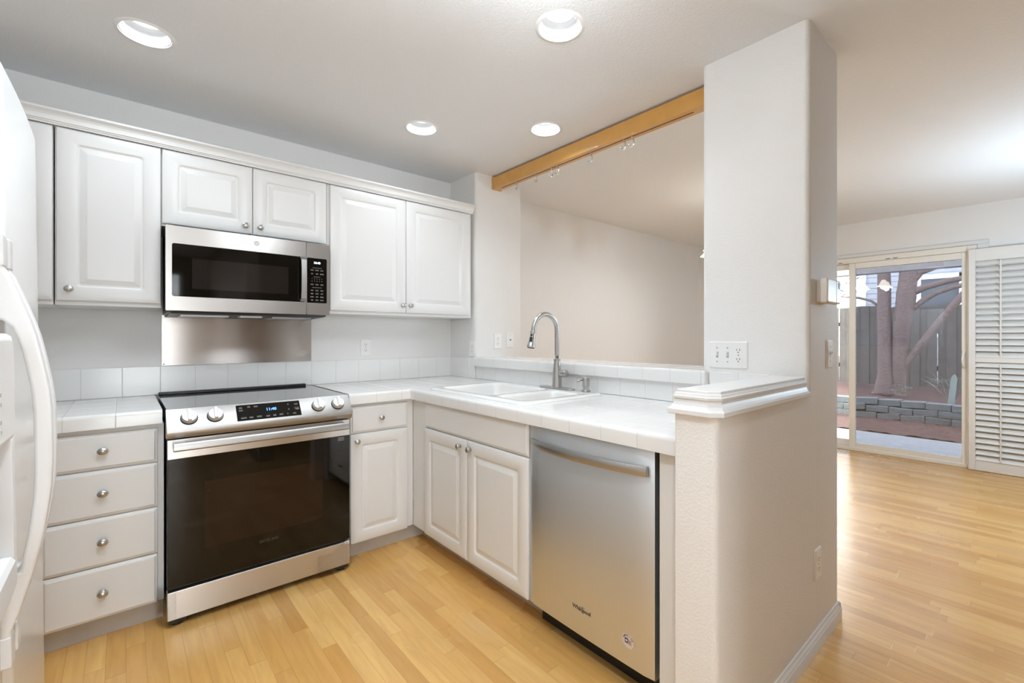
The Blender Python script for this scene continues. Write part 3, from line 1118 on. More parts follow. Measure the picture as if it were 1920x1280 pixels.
for z, row in ((1.5385, '12345'), (1.5255, '67890')):
    for i, ch in enumerate(row):
        text('digit_key', ch, 0.0085, (.310 + i * .013, MY + .0010, z), (1, 0, 0), (0, 0, 1), MARK, kp, extrude=.0002)


# ------------------------------------------------------------------ dishwasher
t = thing('dishwasher', 'stainless dishwasher with a bowed bar handle under the counter', 'dishwasher', (1.1, -1.96, 0))
obj('tub', box(mb(), 0.852, 1.44, -2.268, -1.672, 0.10, 0.840), BLACKP, t)
obj('toe_panel', box(mb(), 0.880, 0.900, -2.262, -1.672, 0.0, 0.098), BLACKP, t)
dx0 = 0.8075
bm = mb()
pr = []
for k in range(17):                                   # slightly bowed front with rolled side edges
    s = k / 16
    y = -1.667 - 0.603 * s
    e = min(s, 1 - s) * 0.603
    x = dx0 - 0.004 * math.sin(math.pi * s) + (0.006 * (1 - min(1, e / 0.012)) ** 2)
    pr.append((x, y))
loops = []
for z, off in ((0.096, .004), (0.100, 0.0), (0.842, 0.0), (0.846, .003)):
    loops.append([(x + off, y, z) for x, y in pr] + [(0.850, -2.270, z), (0.850, -1.667, z)])
loft(bm, loops)
dd = obj('door', bm, STEELW, t, smooth=True, angle=40)
bm = mb()
L = []
for k in range(21):
    s = k / 20
    y = -1.690 - 0.560 * s
    bow = 0.038 * math.sin(math.pi * min(max(s, .0), 1.0)) ** 0.75 + 0.010
    x = dx0 - .004 - bow
    zc = 0.7765
    hh = 0.0165
    th = 0.013
    L.append([(x + th, y, zc - hh), (x + .002, y, zc - hh), (x - .0012, y, zc - hh * .5), (x - .0018, y, zc), (x - .0012, y, zc + hh * .5), (x + .002, y, zc + hh), (x + th, y, zc + hh)])
loft(bm, L)
hd = obj('handle', bm, STEELD, dd, smooth=True, angle=40)
XD = dx0 - 0.0042
bdg = text('brand_badge', 'Whirlpool', 0.0215, (XD, -1.963, 0.197), (0, -1, 0), (0, 0, 1), BADGE, dd, extrude=.0008, bold=.0004)
bm = mb()
cyl = []
for k in range(40):
    a = 2 * math.pi * k / 40 * 0.86 + .9
    cyl.append((XD - .0004, -1.968 - .015 * math.cos(a), 0.1985 + .009 * math.sin(a)))
tube(bm, cyl, .0008, 6)
obj('badge_swirl', bm, BADGE, dd, smooth=True)
stc = (-2.171, 0.184)
bm = mb()
lathe(bm, [(.0245, 0), (.0245, .0003), (.0243, .0004)], (dx0 - .0022, *stc), '-X', 40)
stk = obj('round_sticker', bm, STICK, dd)
bm = mb()
for k, r in enumerate((.0055, .0015, -.0025, -.0065)):
    bmw = [(-.001, r - .001), (.0135, r - .0045), (.0135, r - .0028), (-.001, r + .001)]
    prism(bm, bmw, lambda u, v, d: (dx0 - .0026 - d, stc[0] - u, stc[1] + v), 0, .0003)
obj('flag_stripes', bm, REDP, stk)
bm = mb()
star = []
prism(bm, rr(-.0125, .0, -.0085, .0085, .002, 3), lambda u, v, d: (dx0 - .0026 - d, stc[0] - u, stc[1] + v), 0, .0003)
obj('flag_field', bm, NAVY, stk)
bm = mb()
star = [((.006 if k % 2 == 0 else .0024) * math.sin(math.pi * k / 5) - .006, (.006 if k % 2 == 0 else .0024) * math.cos(math.pi * k / 5)) for k in range(10)]
prism(bm, star, lambda u, v, d: (dx0 - .0029 - d, stc[0] - u, stc[1] + v), 0, .0003)
obj('flag_star', bm, WPLAS, stk)
for i, ch in enumerate('AMERICA'):
    a = math.radians(66 - 22 * i)
    px, pz = .0185 * math.sin(-a), .0185 * math.cos(a)
    rgt = Vector((0, -math.cos(a), math.sin(a)))
    upv = Vector((0, math.sin(a), math.cos(a)))
    text('sticker_letter', ch, 0.0085, (dx0 - .0028, stc[0] - px, stc[1] + pz), rgt, upv, NAVY, stk, extrude=.0002, bold=.0002)


# ------------------------------------------------------------------ sink, faucet, soap pump
t = thing('sink', 'white enamel double-bowl drop-in sink in the tiled counter', 'sink', (1.13, -1.15, ZC))


def bowl_loops(u0, u1, v0, v1, depth):
    return [[(x, y, z) for x, y in rr(u0 + i, u1 - i, v0 + i, v1 - i, max(r, .02), 5)] for i, z, r in
            ((0, ZC + .0120, .05), (.006, ZC + .009, .05), (.011, ZC - .004, .05), (.020, ZC - depth + .04, .05), (.034, ZC - depth + .012, .05), (.06, ZC - depth, .05))]


bm = mb()
SX0, SX1, SY0, SY1 = 0.853, 1.415, -1.585, -0.728
outer = [[(x, y, z) for x, y in rr(SX0 + i, SX1 - i, SY0 + i, SY1 - i, .045, 6)] for i, z in ((0, ZC + .0004), (0.001, ZC + .006), (.005, ZC + .0105), (.012, ZC + .0125))]
loft(bm, outer, cap0=False, cap1=False)
B1 = bowl_loops(0.902, 1.332, -1.262, -0.775, 0.20)
B2 = bowl_loops(0.902, 1.305, -1.530, -1.305, 0.16)
loft(bm, B1, cap0=False, cap1=True)
loft(bm, B2, cap0=False, cap1=True)
bmesh.ops.remove_doubles(bm, verts=bm.verts, dist=1e-6)
be = [e for e in bm.edges if len(e.link_faces) == 1 and min(v.co.z for v in e.verts) > ZC + .0119]
bmesh.ops.triangle_fill(bm, use_beauty=True, edges=be)
obj('basin', bm, PORCE, t, smooth=True, angle=60)
for (x, y, d) in ((1.12, -1.02, .20), (1.10, -1.42, .16)):
    bm = mb()
    lathe(bm, [(.045, .0005), (.045, .003), (.036, .003), (.030, .001), (.001, .001)], (x, y, ZC - d), 'Z', 28)
    obj('drain', bm, CHROME, t, smooth=True)
bm = mb()
lathe(bm, [(.011, 0), (.011, .002), (.006, .003), (.001, .003)], (1.3105, -1.03, ZC - .05), '-X', 16)
obj('overflow_cap', bm, CHROME, t, smooth=True)

FX, FY, FZ = 1.374, -1.272, ZC + .0130
t = thing('faucet', 'brushed nickel gooseneck pull-down faucet standing behind the sink', 'faucet', (FX, FY, FZ))
L = [[(x, y, z) for x, y in rr(FX - .027 + i, FX + .027 - i, FY - .130 + i, FY + .130 - i, .026, 8)] for i, z in ((0, FZ), (0, FZ + .006), (.002, FZ + .008))]
obj('deck_plate', loft(mb(), L), NICKEL, t, smooth=True)
bm = mb()
lathe(bm, [(.0285, .008), (.0285, .014), (.0265, .02), (.0260, .06), (.0240, .095), (.0185, .14), (.0170, .158), (.0195, .160), (.0195, .167), (.0165, .168)], (FX, FY, FZ), 'Z', 32)
obj('body', bm, NICKEL, t, smooth=True)
ga = [(FX, FY, FZ + .160 + .03 * k) for k in range(6)]
R = 0.0905
zc = FZ + .328
for k in range(0, 19):
    a = math.radians(180 / 18 * k * 0.98)
    ga.append((FX - R + R * math.cos(a), FY, zc + R * math.sin(a)))
ga = [p for i, p in enumerate(ga) if i < 5 or i >= 6]
e = Vector(ga[-1])
d = Vector((-0.20, 0, -0.98)).normalized()
ga.append(tuple(e + d * .012))
obj('gooseneck', tube(mb(), ga, .0135, 18), NICKEL, t, smooth=True)
e2 = e + d * .010
fa, fb, fd = Vector((0, 1, 0)), d.cross(Vector((0, 1, 0))).normalized(), d
bm = mb()
lathe(bm, [(.0150, 0), (.0165, .002), (.0165, .010), (.0150, .012), (.0165, .04), (.0205, .075), (.0225, .082), (.0225, .088), (.0190, .091)], e2, (fa, fb, fd), 28)
sh = obj('spray_head', bm, NICKEL, t, smooth=True)
bm = mb()
lathe(bm, [(.0185, .0905), (.0185, .0935), (.001, .0935)], e2, (fa, fb, fd), 24)
obj('spray_nozzle', bm, BLACKP, sh)
nf = fb if fb.x < 0 else -fb
nf = (nf * .85 + Vector((0, -1, 0)) * .5).normalized()
nb = fd.cross(nf).normalized()
for s, hl, hw, off in ((.024, .0062, .0055, .0150), (.050, .0165, .0068, .0165)):
    c = e2 + fd * s + nf * off
    L = [[c + nb * u + fd * v + nf * q for u, v in rr(-hw, hw, -hl, hl, .0055, 4)] for q in (-.004, .0022)]
    obj('spray_button', loft(mb(), L), BLACKP, sh)
bm = mb()
lathe(bm, [(.0125, .015), (.0125, .030), (.0195, .031), (.0205, .034), (.0205, .070), (.0195, .073), (.001, .0735)], (FX, FY, FZ + .088), '-Y', 28)
obj('lever_hub', bm, NICKEL, t, smooth=True)

PX, PY = 1.385, -1.479
t = thing('soap_dispenser', 'small brushed nickel soap pump right of the faucet', 'soap dispenser', (PX, PY, FZ))
bm = mb()
lathe(bm, [(.0250, 0), (.0250, .005), (.0235, .008), (.0165, .009), (.0165, .026), (.0195, .028), (.0195, .074), (.0185, .076), (.001, .076)], (PX, PY, FZ), 'Z', 28)
obj('body', bm, NICKEL, t, smooth=True)
bm = mb()
tube(bm, [(PX - .012, PY + .006, FZ + .062), (PX - .035, PY + .014, FZ + .060), (PX - .046, PY + .019, FZ + .056)], [.0062, .0055, .0050], 12)
obj('nozzle', bm, NICKEL, t, smooth=True)


# ------------------------------------------------------------------ refrigerator
FRX, FRY = -0.634, -1.262
t = thing('refrigerator', 'white side-by-side refrigerator with an in-door dispenser at the left edge', 'refrigerator', (FRX, FRY, 0))
GAP = -1.823
obj('cabinet', box(mb(), -1.36, -0.712, FRY - .905, FRY + .004, 0.02, 1.745), FRIDGE, t, bevel=.006)
obj('base_grille', box(mb(), -0.735, -0.705, FRY - .895, FRY - .006, 0.015, 0.095), FRIDGEG, t, bevel=.003)


def fridge_door(name, y0, y1):
    prof = []
    n = 14
    for k in range(n + 1):
        s = k / n
        y = y0 + (y1 - y0) * s
        e = min(s, 1 - s) * (y1 - y0)
        rr_ = 0.020
        x = FRX - 0.010 * (2 * s - 1) ** 2 * 0.5
        if e < rr_:
            x -= rr_ - math.sqrt(max(rr_ ** 2 - (rr_ - e) ** 2, 0))
        prof.append((x, y))
    loops = []
    for z, off in ((0.105, .012), (0.110, .004), (0.118, 0), (1.747, 0), (1.756, .004), (1.760, .014)):
        loops.append([(x - off, y, z) for x, y in prof] + [(-0.706, y1, z), (-0.706, y0, z)])
    return obj(name, loft(mb(), loops), FRIDGE, t, smooth=True, angle=50)


fd_ = fridge_door('fridge_door', GAP + .004, FRY)
fz_ = fridge_door('freezer_door', FRY - .905, GAP - .004)
HO = [(-0.640, 1.400), (-0.628, 1.399), (-0.627, 1.341), (-0.622, 1.331), (-0.613, 1.304), (-0.604, 1.276), (-0.596, 1.248), (-0.588, 1.216), (-0.582, 1.182), (-0.577, 1.149), (-0.572, 1.113), (-0.5695, 1.079), (-0.569, 1.035),
      (-0.569, 0.986), (-0.571, 0.937), (-0.575, 0.900), (-0.581, 0.855), (-0.589, 0.814), (-0.597, 0.777), (-0.605, 0.747), (-0.614, 0.713), (-0.625, 0.682), (-0.626, 0.617), (-0.640, 0.616)]
HI = [(-0.640, 0.778), (-0.624, 0.779), (-0.613, 0.786), (-0.608, 0.819), (-0.602, 0.855), (-0.595, 0.918), (-0.593, 0.966), (-0.593, 1.013), (-0.593, 1.072), (-0.595, 1.110), (-0.601, 1.158),
      (-0.606, 1.190), (-0.612, 1.215), (-0.618, 1.232), (-0.628, 1.244), (-0.640, 1.247)]
poly = HO + HI


def handle(name, y0, y1, par, dx=0.0):
    bm = prism(mb(), [(x + dx, z) for x, z in poly], lambda u, v, k: (u, k, v), y0, y1)
    o = obj(name, bm, FRIDGEH, par, bevel=.006, seg=3)
    obj('handle_end_cap', box(mb(), -0.642 + dx, -0.6255 + dx, y0 - .001, y1 + .001, 1.3415, 1.401), FRIDGEH, o, bevel=.004)
    obj('handle_end_cap', box(mb(), -0.642 + dx, -0.6242 + dx, y0 - .001, y1 + .001, 0.615, 0.6735), FRIDGEH, o, bevel=.004)
    return o


handle('handle', GAP - .047, GAP - .014, fz_, 0.001)
handle('handle', GAP + .016, GAP + .049, fd_, 0.001)
# in-door dispenser: bulging housing, control strip, recess, drip tray
DY0, DY1 = FRY - .86, -1.893
bm = mb()
for z0, z1, bulge in ((1.035, 1.220, .024),):
    L = []
    for d, ins in ((-.002, 0), (bulge - .008, 0), (bulge - .002, .004), (bulge, .012)):
        L.append([(FRX + d, u, v) for u, v in rr(DY0 + ins, DY1 - ins, z0 + ins, z1 - ins, .022, 6)])
    loft(bm, L)
ds = obj('dispenser_panel', bm, FRIDGEH, fz_, smooth=True, angle=50)
bm = mb()
for z in (1.165, 1.150, 1.122, 1.107):
    box(bm, FRX + .0238, FRX + .0246, -2.075, -2.060, z, z + .004)
    box(bm, FRX + .0238, FRX + .0246, -2.030, -2.022, z - .045, z - .039)
obj('panel_print', bm, FRIDGEG, ds)
bm = mb()
L = []
for d, ins in ((-.002, 0), (.018, 0), (.022, .006)):
    L.append([(FRX + d, u, v) for u, v in rr(DY1 - .030 + ins * .4, DY1 - ins * .4, 0.795, 1.040, .010, 4)])
loft(bm, L)
obj('dispenser_side', box(mb(), FRX - .002, FRX + .018, DY0, DY0 + .03, 0.795, 1.040), FRIDGEH, ds)
obj('dispenser_side', bm, FRIDGEH, ds, smooth=True, angle=50)
obj('dispenser_recess', box(mb(), FRX - .004, FRX + .003, DY0 + .03, DY1 - .029, 0.80, 1.036), FRIDGEG, ds)
bm = mb()
L = []
for d, z0, z1 in ((-.002, 0.755, 0.835), (.010, 0.757, 0.838), (.020, 0.768, 0.837), (.025, 0.785, 0.829)):
    L.append([(FRX + d, u, v) for u, v in rr(DY0, DY1 - .026, z0, z1, .016, 5)])
loft(bm, L)
obj('drip_tray', bm, FRIDGEH, ds, smooth=True, angle=50)
t.rotation_euler = (0, -0.012, 0)


# ------------------------------------------------------------------ outlets and switches
def plate(name, label, cat, m, cu, cv, w, h, parts, group=None, mm=WPLAS):
    """m: face map; parts: list of (kind, du)"""
    c = m(cu, cv, 0)
    t = thing(name, label, cat, c, group)
    L = [[m(u, v, d) for u, v in rr(cu - w / 2 + i, cu + w / 2 - i, cv - h / 2 + i, cv + h / 2 - i, .004, 3)] for i, d in ((0, .0003), (0, .003), (.003, .0055), (.005, .006))]
    obj('cover_plate', loft(mb(), L), mm, t, smooth=True, angle=30)
    for kind, du in parts:
        u0 = cu + du
        if kind == 'duplex':
            for dv in (.0195, -.0195):
                v0 = cv + dv
                L = [[m(u, v, d) for u, v in rr(u0 - .0165, u0 + .0165, v0 - .014, v0 + .014, .012, 5)] for d in (.006, .0075)]
                r = obj('receptacle', loft(mb(), L), mm, t)
                bm = mb()
                for a, hh in ((-.0063, .0042), (.0063, .0034)):
                    L = [[m(u, v, d) for u, v in rr(u0 + a - .0012, u0 + a + .0012, v0 + .003 - hh, v0 + .003 + hh, .0003, 1)] for d in (.0072, .0078)]
                    loft(bm, L)
                L = [[m(u, v, d) for u, v in rr(u0 - .0024, u0 + .0024, v0 - .0095, v0 - .0047, .0023, 4)] for d in (.0072, .0078)]
                loft(bm, L)
                obj('slots', bm, GPLAS, r)
            scr = [0.0]
        elif kind == 'toggle':
            L = [[m(u, v, d) for u, v in rr(u0 - .005, u0 + .005, cv - .0125, cv + .0125, .001, 2)] for d in (.0058, .0066)]
            obj('toggle_slot', loft(mb(), L), SCREW, t)
            bm = mb()
            prism(bm, [(cv - .006, .0055), (cv + .004, .0055), (cv + .013, .017), (cv + .008, .019)], lambda v, d, k: m(u0 + k, v, d), -.0038, .0038)
            obj('toggle', bm, mm, t, bevel=.001)
            scr = [.030, -.030]
        elif kind == 'coax':
            bm = mb()
            L = [[m(u0 + .005 * math.cos(a), cv + .003 + .005 * math.sin(a), d) for a in [2 * math.pi * k / 14 for k in range(14)]] for d in (.0058, .013)]
            loft(bm, L)
            obj('coax_jack', bm, GPLAS, t)
            scr = [.042, -.042]
        for s in scr:
            L = [[m(u0 + .0032 * math.cos(a), cv + s + .0032 * math.sin(a), d) for a in [2 * math.pi * k / 12 for k in range(12)]] for d in (.0058, .0068)]
            obj('screw', loft(mb(), L), SCREW, t)
    return t


plate('wall_outlet', 'white duplex outlet on the range wall under the two-door cabinet', 'outlet', face_y(0), 0.779, 1.1415, .072, .117, [('duplex', 0)])
plate('wall_outlet', 'white duplex outlet beside the inside corner, seen edge-on', 'outlet', face_x(1.465), -0.306, 1.126, .072, .117, [('duplex', 0)])
plate('wall_outlet', 'white duplex outlet on the wall end left of the bar opening', 'outlet', face_y(-0.345), 1.668, 1.182, .072, .117, [('duplex', 0)])
plate('coax_plate', 'white cable jack plate right of an outlet at the bar opening', 'cable plate', face_y(-0.345), 1.788, 1.188, .068, .115, [('coax', 0)])
plate('switch_plate', 'wide white plate with two toggle switches and an outlet on the pillar', 'switch', face_x(1.479), -2.203, 1.137, .166, .115, [('toggle', .046), ('toggle', 0.0), ('duplex', -.046)])
plate('light_switch', 'white light switch below the thermostat on the shaded pillar face', 'switch', face_y(-2.513), 1.718, 1.144, .072, .117, [('toggle', 0)])
plate('wall_outlet', 'white duplex outlet low on the shaded end wall above the baseboard', 'outlet', face_y(-2.513), 1.570, 0.325, .072, .120, [('duplex', 0)])

t = thing('thermostat', 'beige wall thermostat with a small display on the shaded pillar face', 'thermostat', (1.62, -2.513, 1.35))
obj('wall_base', box(mb(), 1.556, 1.700, -2.5335, -2.5132, 1.350, 1.434), BEIGE, t, bevel=.004)
L = [[(u, -2.513 - d, v) for u, v in rr(1.530 + i, 1.702 - i, 1.345 + i, 1.440 - i, .008, 4)] for d, i in ((.0206, .004), (.024, 0), (.042, 0), (.046, .003), (.047, .006))]
tb = obj('front_cover', loft(mb(), L), BEIGE, t, smooth=True, angle=40)
obj('display', box(mb(), 1.665, 1.692, -2.5608, -2.5598, 1.405, 1.430), LCD, tb)
obj('cover_seam', box(mb(), 1.640, 1.6415, -2.5606, -2.5596, 1.347, 1.438), GPLAS, tb)
obj('label_strip', box(mb(), 1.606, 1.630, -2.5606, -2.5598, 1.352, 1.362), WPLAS, tb)


# ------------------------------------------------------------------ wooden rail with hooks
BZ0, BZ1 = 2.329, 2.414
t = thing('hanging_rail', 'maple hanging rail under the ceiling between wall end and pillar', 'rail', (1.645, -1.2, BZ0))
obj('rail_bar', box(mb(), 1.612, 1.679, -2.0845, -0.366, BZ0, BZ1), MAPLE, t, bevel=.002)
eb = obj('end_bracket', box(mb(), 1.610, 1.694, -0.3655, -0.3455, BZ0 - .001, 2.427), MAPLE, t, bevel=.002)
for x in (1.640, 1.672):
    obj('screw_hole', lathe(mb(), [(.006, 0), (.006, .001), (.001, .0012)], (x, -0.3655, 2.4205), '-Y', 12), MAPLED, eb)
obj('slot', box(mb(), 1.640, 1.650, -1.955, -0.425, BZ0 - .0006, BZ0 + .004), MAPLED, t)
HOOKS = [(-0.590, -25, 'chrome hook nearest the wall end of the wooden rail'),
         (-0.802, -15, 'second chrome hook from the wall end of the wooden rail'),
         (-0.952, 5, 'left hook of the close pair in the middle of the wooden rail'),
         (-1.008, 70, 'right hook of the close pair in the middle of the wooden rail'),
         (-1.290, 78, 'lone chrome hook right of the middle of the wooden rail'),
         (-1.534, 80, 'left hook of the pair nearest the pillar on the wooden rail'),
         (-1.591, 80, 'chrome hook closest to the pillar on the wooden rail')]
for y, ang, lab in HOOKS:
    c = Vector((1.645, y, BZ0))
    a = math.radians(ang)
    h = Vector((-math.cos(a), math.sin(a), 0))
    pts = [c + Vector((0, 0, .001)), c + Vector((0, 0, -.012)) + h * -.001, c + Vector((0, 0, -.026)) + h * -.010]
    for k in range(11):
        q = math.radians(20 - 20 * k)
        pts.append(c + h * (-.0145 * math.cos(q) + .004) + Vector((0, 0, -.040 + .0150 * math.sin(q))))
    bm = tube(mb(), pts, .0044, 10)
    lathe(bm, [(.0055, -.001), (.0055, -.004), (.003, -.0045)], c, 'Z', 12)
    o = obj('rail_hook', bm, CHROME, smooth=True)
    recenter(o, c)
    tag(o, lab, 'hook', 'chrome hooks hanging from the rail')


# ------------------------------------------------------------------ sliding door, shutter, vent
t = struct(thing('door_1', 'white sliding glass patio door', 'door', (5.42, -1.72, 0)))
del t['category']
XG = 5.40


def frame_yz(bm, x0, x1, y0, y1, z0, z1, wl, wr, wb, wt):
    """rectangular frame; wl at y1 side (left seen from inside), wr at y0 side"""
    box(bm, x0, x1, y1 - wl, y1, z0, z1)
    box(bm, x0, x1, y0, y0 + wr, z0, z1)
    box(bm, x0, x1, y0 + wr, y1 - wl, z0, z0 + wb)
    box(bm, x0, x1, y0 + wr, y1 - wl, z1 - wt, z1)
    return bm


bm = frame_yz(mb(), 5.385, 5.53, -2.699, -0.801, 0.0005, 2.059, .03, .066, .035, .055)
obj('outer_frame', bm, VINYL, t, bevel=.003)
bm = frame_yz(mb(), 5.393, 5.428, -2.630, -1.715, 0.010, 2.002, .058, .034, .076, .062)
sp_ = obj('sliding_panel', bm, VINYL, t, bevel=.004)
obj('glass', box(mb(), 5.407, 5.412, -2.60, -1.768, 0.080, 1.945), GLASSS, sp_)
bm = mb()
hp = [(5.392, -2.611, 0.93), (5.378, -2.611, 0.935), (5.360, -2.609, 0.955), (5.350, -2.607, 0.985), (5.348, -2.606, 1.003), (5.350, -2.607, 1.022), (5.360, -2.609, 1.052), (5.378, -2.611, 1.072), (5.392, -2.611, 1.077)]
tube(bm, hp, .009, 10)
obj('pull_handle', bm, WPLAS, sp_, smooth=True)
bm = frame_yz(mb(), 5.440, 5.475, -1.760, -0.832, 0.036, 2.002, .05, .045, .066, .055)
fp = obj('fixed_panel', bm, VINYL, t, bevel=.004)
obj('glass', box(mb(), 5.455, 5.460, -1.72, -0.88, 0.10, 1.948), GLASSF, fp)
bm = mb()
for y in (-2.05, -2.11, -1.64):
    box(bm, 5.3835, 5.386, y - .018, y + .018, 2.010, 2.016)
obj('track_screw_slot', bm, DARKG, t)
# casing around the opening
bm = mb()
box(bm, 5.384, 5.3995, -2.775, -0.73, 2.062, 2.100)
box(bm, 5.380, 5.384, -2.772, -0.73, 2.066, 2.096)
box(bm, 5.384, 5.3995, -2.775, -2.7005, 0.0, 2.062)
box(bm, 5.384, 5.3995, -0.7995, -0.73, 0.0, 2.062)
struct(obj('trim_2', bm, TRIMW, bevel=.002), 'white casing around the patio door')

t = thing('louvred_shutter', 'white louvred shutter panel folded beside the patio door', 'shutter', (5.35, -2.86, 0))
XA, XB = 5.338, 5.372
YA, YB = -3.055, -2.646
bm = mb()
box(bm, XA, XB, YB - .046, YB, 0.004, 2.012)
box(bm, XA, XB, YA, YA + .046, 0.004, 2.012)
box(bm, XA, XB, YA + .046, YB - .046, 1.903, 2.012)
box(bm, XA, XB, YA + .046, YB - .046, 0.985, 1.035)
box(bm, XA, XB, YA + .046, YB - .046, 0.004, 0.098)
obj('frame', bm, SHUT, t, bevel=.002)


def louver(z, par):
    c = Vector((5.355, 0, z))
    a = math.radians(44)
    d = Vector((-math.cos(a), 0, -math.sin(a)))
    n = Vector((-d.z, 0, d.x))
    L = []
    for y in (YA + .047, YB - .047):
        L.append([c + Vector((0, y, 0)) + d * (.033 * math.cos(q)) + n * (.0048 * math.sin(q)) for q in [2 * math.pi * k / 10 for k in range(10)]])
    return obj('louver', loft(mb(), L), SHUT, par, smooth=True, angle=60)


for k in range(16):
    louver(1.885 - k * (1.885 - 1.053) / 15, t)
for k in range(17):
    louver(0.965 - k * (0.965 - 0.122) / 16, t)
for z0, z1 in ((1.045, 1.895), (0.105, 0.972)):
    obj('tilt_rod', box(mb(), 5.324, 5.333, -2.857, -2.846, z0, z1), SHUT, t, bevel=.002)

t = thing('floor_vent', 'white slotted floor register by the patio door', 'vent', (5.24, -1.66, 0))
obj('vent_plate', box(mb(), 5.17, 5.30, -1.745, -1.42, 0.0003, 0.004), WPLAS, t, bevel=.001)
bm = mb()
for k in range(14):
    y = -1.735 + k * .0225
    box(bm, 5.185, 5.285, y, y + .010, 0.004, 0.0046)
obj('vent_slots', bm, GPLAS, t)


# ------------------------------------------------------------------ dining chandelier (mirrored in the patio door)
HX, HY = 3.30, -1.44
t = thing('chandelier', 'dining chandelier with lit bell shades hidden behind the pillar', 'chandelier', (HX, HY, CZ))
bm = mb()
lathe(bm, [(.065, 0), (.065, -.012), (.02, -.03)], (HX, HY, CZ), 'Z', 28)
lathe(bm, [(.007, -.02), (.007, -.40), (.022, -.41), (.026, -.45), (.012, -.49), (.001, -.495)], (HX, HY, CZ), 'Z', 18)
obj('stem', bm, BRONZE, t, smooth=True)
for k in range(5):
    a = math.radians(72 * k + 14)
    cx, cy = HX + .24 * math.cos(a), HY + .24 * math.sin(a)
    bm = mb()
    tube(bm, [(HX + r * math.cos(a), HY + r * math.sin(a), z) for r, z in ((.015, 1.985), (.08, 1.955), (.16, 1.965), (.22, 2.0), (.24, 2.005))], .006, 8)
    ar = obj('arm', bm, BRONZE, t, smooth=True)
    bm = mb()
    lathe(bm, [(.018, .085), (.030, .070), (.040, .04), (.055, .012), (.075, -.005)], (cx, cy, 1.915), 'Z', 24, cap0=True, cap1=False)
    obj('lamp_shade', bm, SHADE, ar, smooth=True)
    l = bpy.data.lights.new('bulb', 'POINT')
    l.energy = CHANDELIER_POWER
    l.color = (0.90, 0.95, 1.0)
    l.shadow_soft_size = 0.03
    lo = bpy.data.objects.new('bulb', l)
    COL.objects.link(lo)
    lo.parent = t
    lo.location = Vector((cx, cy, 1.90)) - t.location


# ------------------------------------------------------------------ unseen globe lights added for fill, above or beside the frame
for GX, GY, lab in ((0.28, -2.25, 'left one of two added white fill globes over the kitchen floor'), (0.43, -2.25, 'right one of two added white fill globes over the kitchen floor'), (3.9, -3.45, 'added white fill globe hung in the living area')):
    t = thing('fill_globe_light', lab, 'light', (GX, GY, CZ), 'added opal fill globes')
    k = 0.46 if GX < 1 else 1.0
    obj('canopy', lathe(mb(), [(.09 * k, 0), (.09 * k, -.015), (.06 * k, -.03)], (GX, GY, CZ), 'Z', 32), BAFFLE, t, smooth=True)
    drop = 0.0 if GX < 1 else 0.80
    if drop:
        obj('stem', lathe(mb(), [(.012, -.028), (.012, -.03 - drop)], (GX, GY, CZ), 'Z', 16), BAFFLE, t, smooth=True)
    bm = mb()
    lathe(bm, [(.05 * k, -.025), (.11 * k, -.05), (.145 * k, -.10), (.15 * k, -.15), (.135 * k, -.21), (.08 * k, -.265), (.001, -.285)], (GX, GY, CZ - drop), 'Z', 32)
    obj('globe', bm, FILLGLOBE if GX < 1 else FILLGLOBED, t, smooth=True)


# ------------------------------------------------------------------ outdoors
GZ = -0.12
struct(obj('patio_slab', box(mb(), 5.545, 7.40, -6.0, 4.0, GZ - .1, GZ), CONC))


def wallx(y):
    return 8.78 - 0.10 * abs(y + 1.5) ** 1.2


def wavy(name, x0, x1, y0, y1, nx, ny, zf, m):
    bm = mb()
    G = []
    for i in range(nx + 1):
        row = []
        for j in range(ny + 1):
            y = y0 + (y1 - y0) * j / ny
            a = x0(y) if callable(x0) else x0
            b = x1(y) if callable(x1) else x1
            x = a + (b - a) * i / nx
            row.append(bm.verts.new((x, y, zf(x, y))))
        G.append(row)
    for i in range(nx):
        for j in range(ny):
            bm.faces.new((G[i][j], G[i + 1][j], G[i + 1][j + 1], G[i][j + 1]))
    return obj(name, bm, m, smooth=True)


random.seed(11)
o = wavy('mulch_bed', 7.40, lambda y: wallx(y) - .005, -6.0, 4.0, 36, 120, lambda x, y: GZ + .004 + random.uniform(-.008, .022), MULCH)
tag(o, 'reddish bark mulch between patio and block wall', 'mulch', kind='stuff')
o = wavy('raised_soil', lambda y: wallx(y) + .26, 13.0, -6.0, 4.5, 30, 60, lambda x, y: 0.14 + .012 * (x - 9) + random.uniform(-.02, .03), MULCH)
tag(o, 'dark raised soil bed behind the block wall', 'soil', kind='stuff')
struct(obj('ground_yard', box(mb(), 5.545, 40, -30, 30, GZ - .3, GZ - .1), MULCH))

t = thing('block_wall', 'low dry-stacked grey block retaining wall with shifted blocks', 'retaining wall', (8.75, -1.5, GZ))
random.seed(5)

bw, bh = 0.30, 0.104
for row in range(3):
    y = -3.4 + (0.15 if row % 2 else 0)
    while y < 1.6:
        yc = y + bw / 2
        tilt = 0
        dz = 0
        dx = random.uniform(-.008, .008)
        if -1.95 < yc < -1.0:
            dx += random.uniform(-.04, .02)
            tilt = math.radians(random.uniform(-9, 2))
            dz = random.uniform(-.01, .012)
        c = Vector((wallx(yc) + .02 * row + dx + .1, yc, GZ + .005 + row * bh + bh / 2 + dz))
        bm = mb()
        box(bm, -.1, .1, -bw / 2 + .004, bw / 2 - .004, -bh / 2 + .002, bh / 2 - .002)
        bmesh.ops.transform(bm, matrix=Matrix.Translation(c) @ Matrix.Rotation(tilt, 4, 'X') @ Matrix.Rotation(random.uniform(-.04, .04), 4, 'Z'), verts=bm.verts)
        obj('block', bm, BLOCK, t, bevel=.008)
        y += bw

t = thing('tree', 'twin-trunk conifer with bare limbs growing outside the patio door', 'tree', (10.0, -1.27, 0.19))


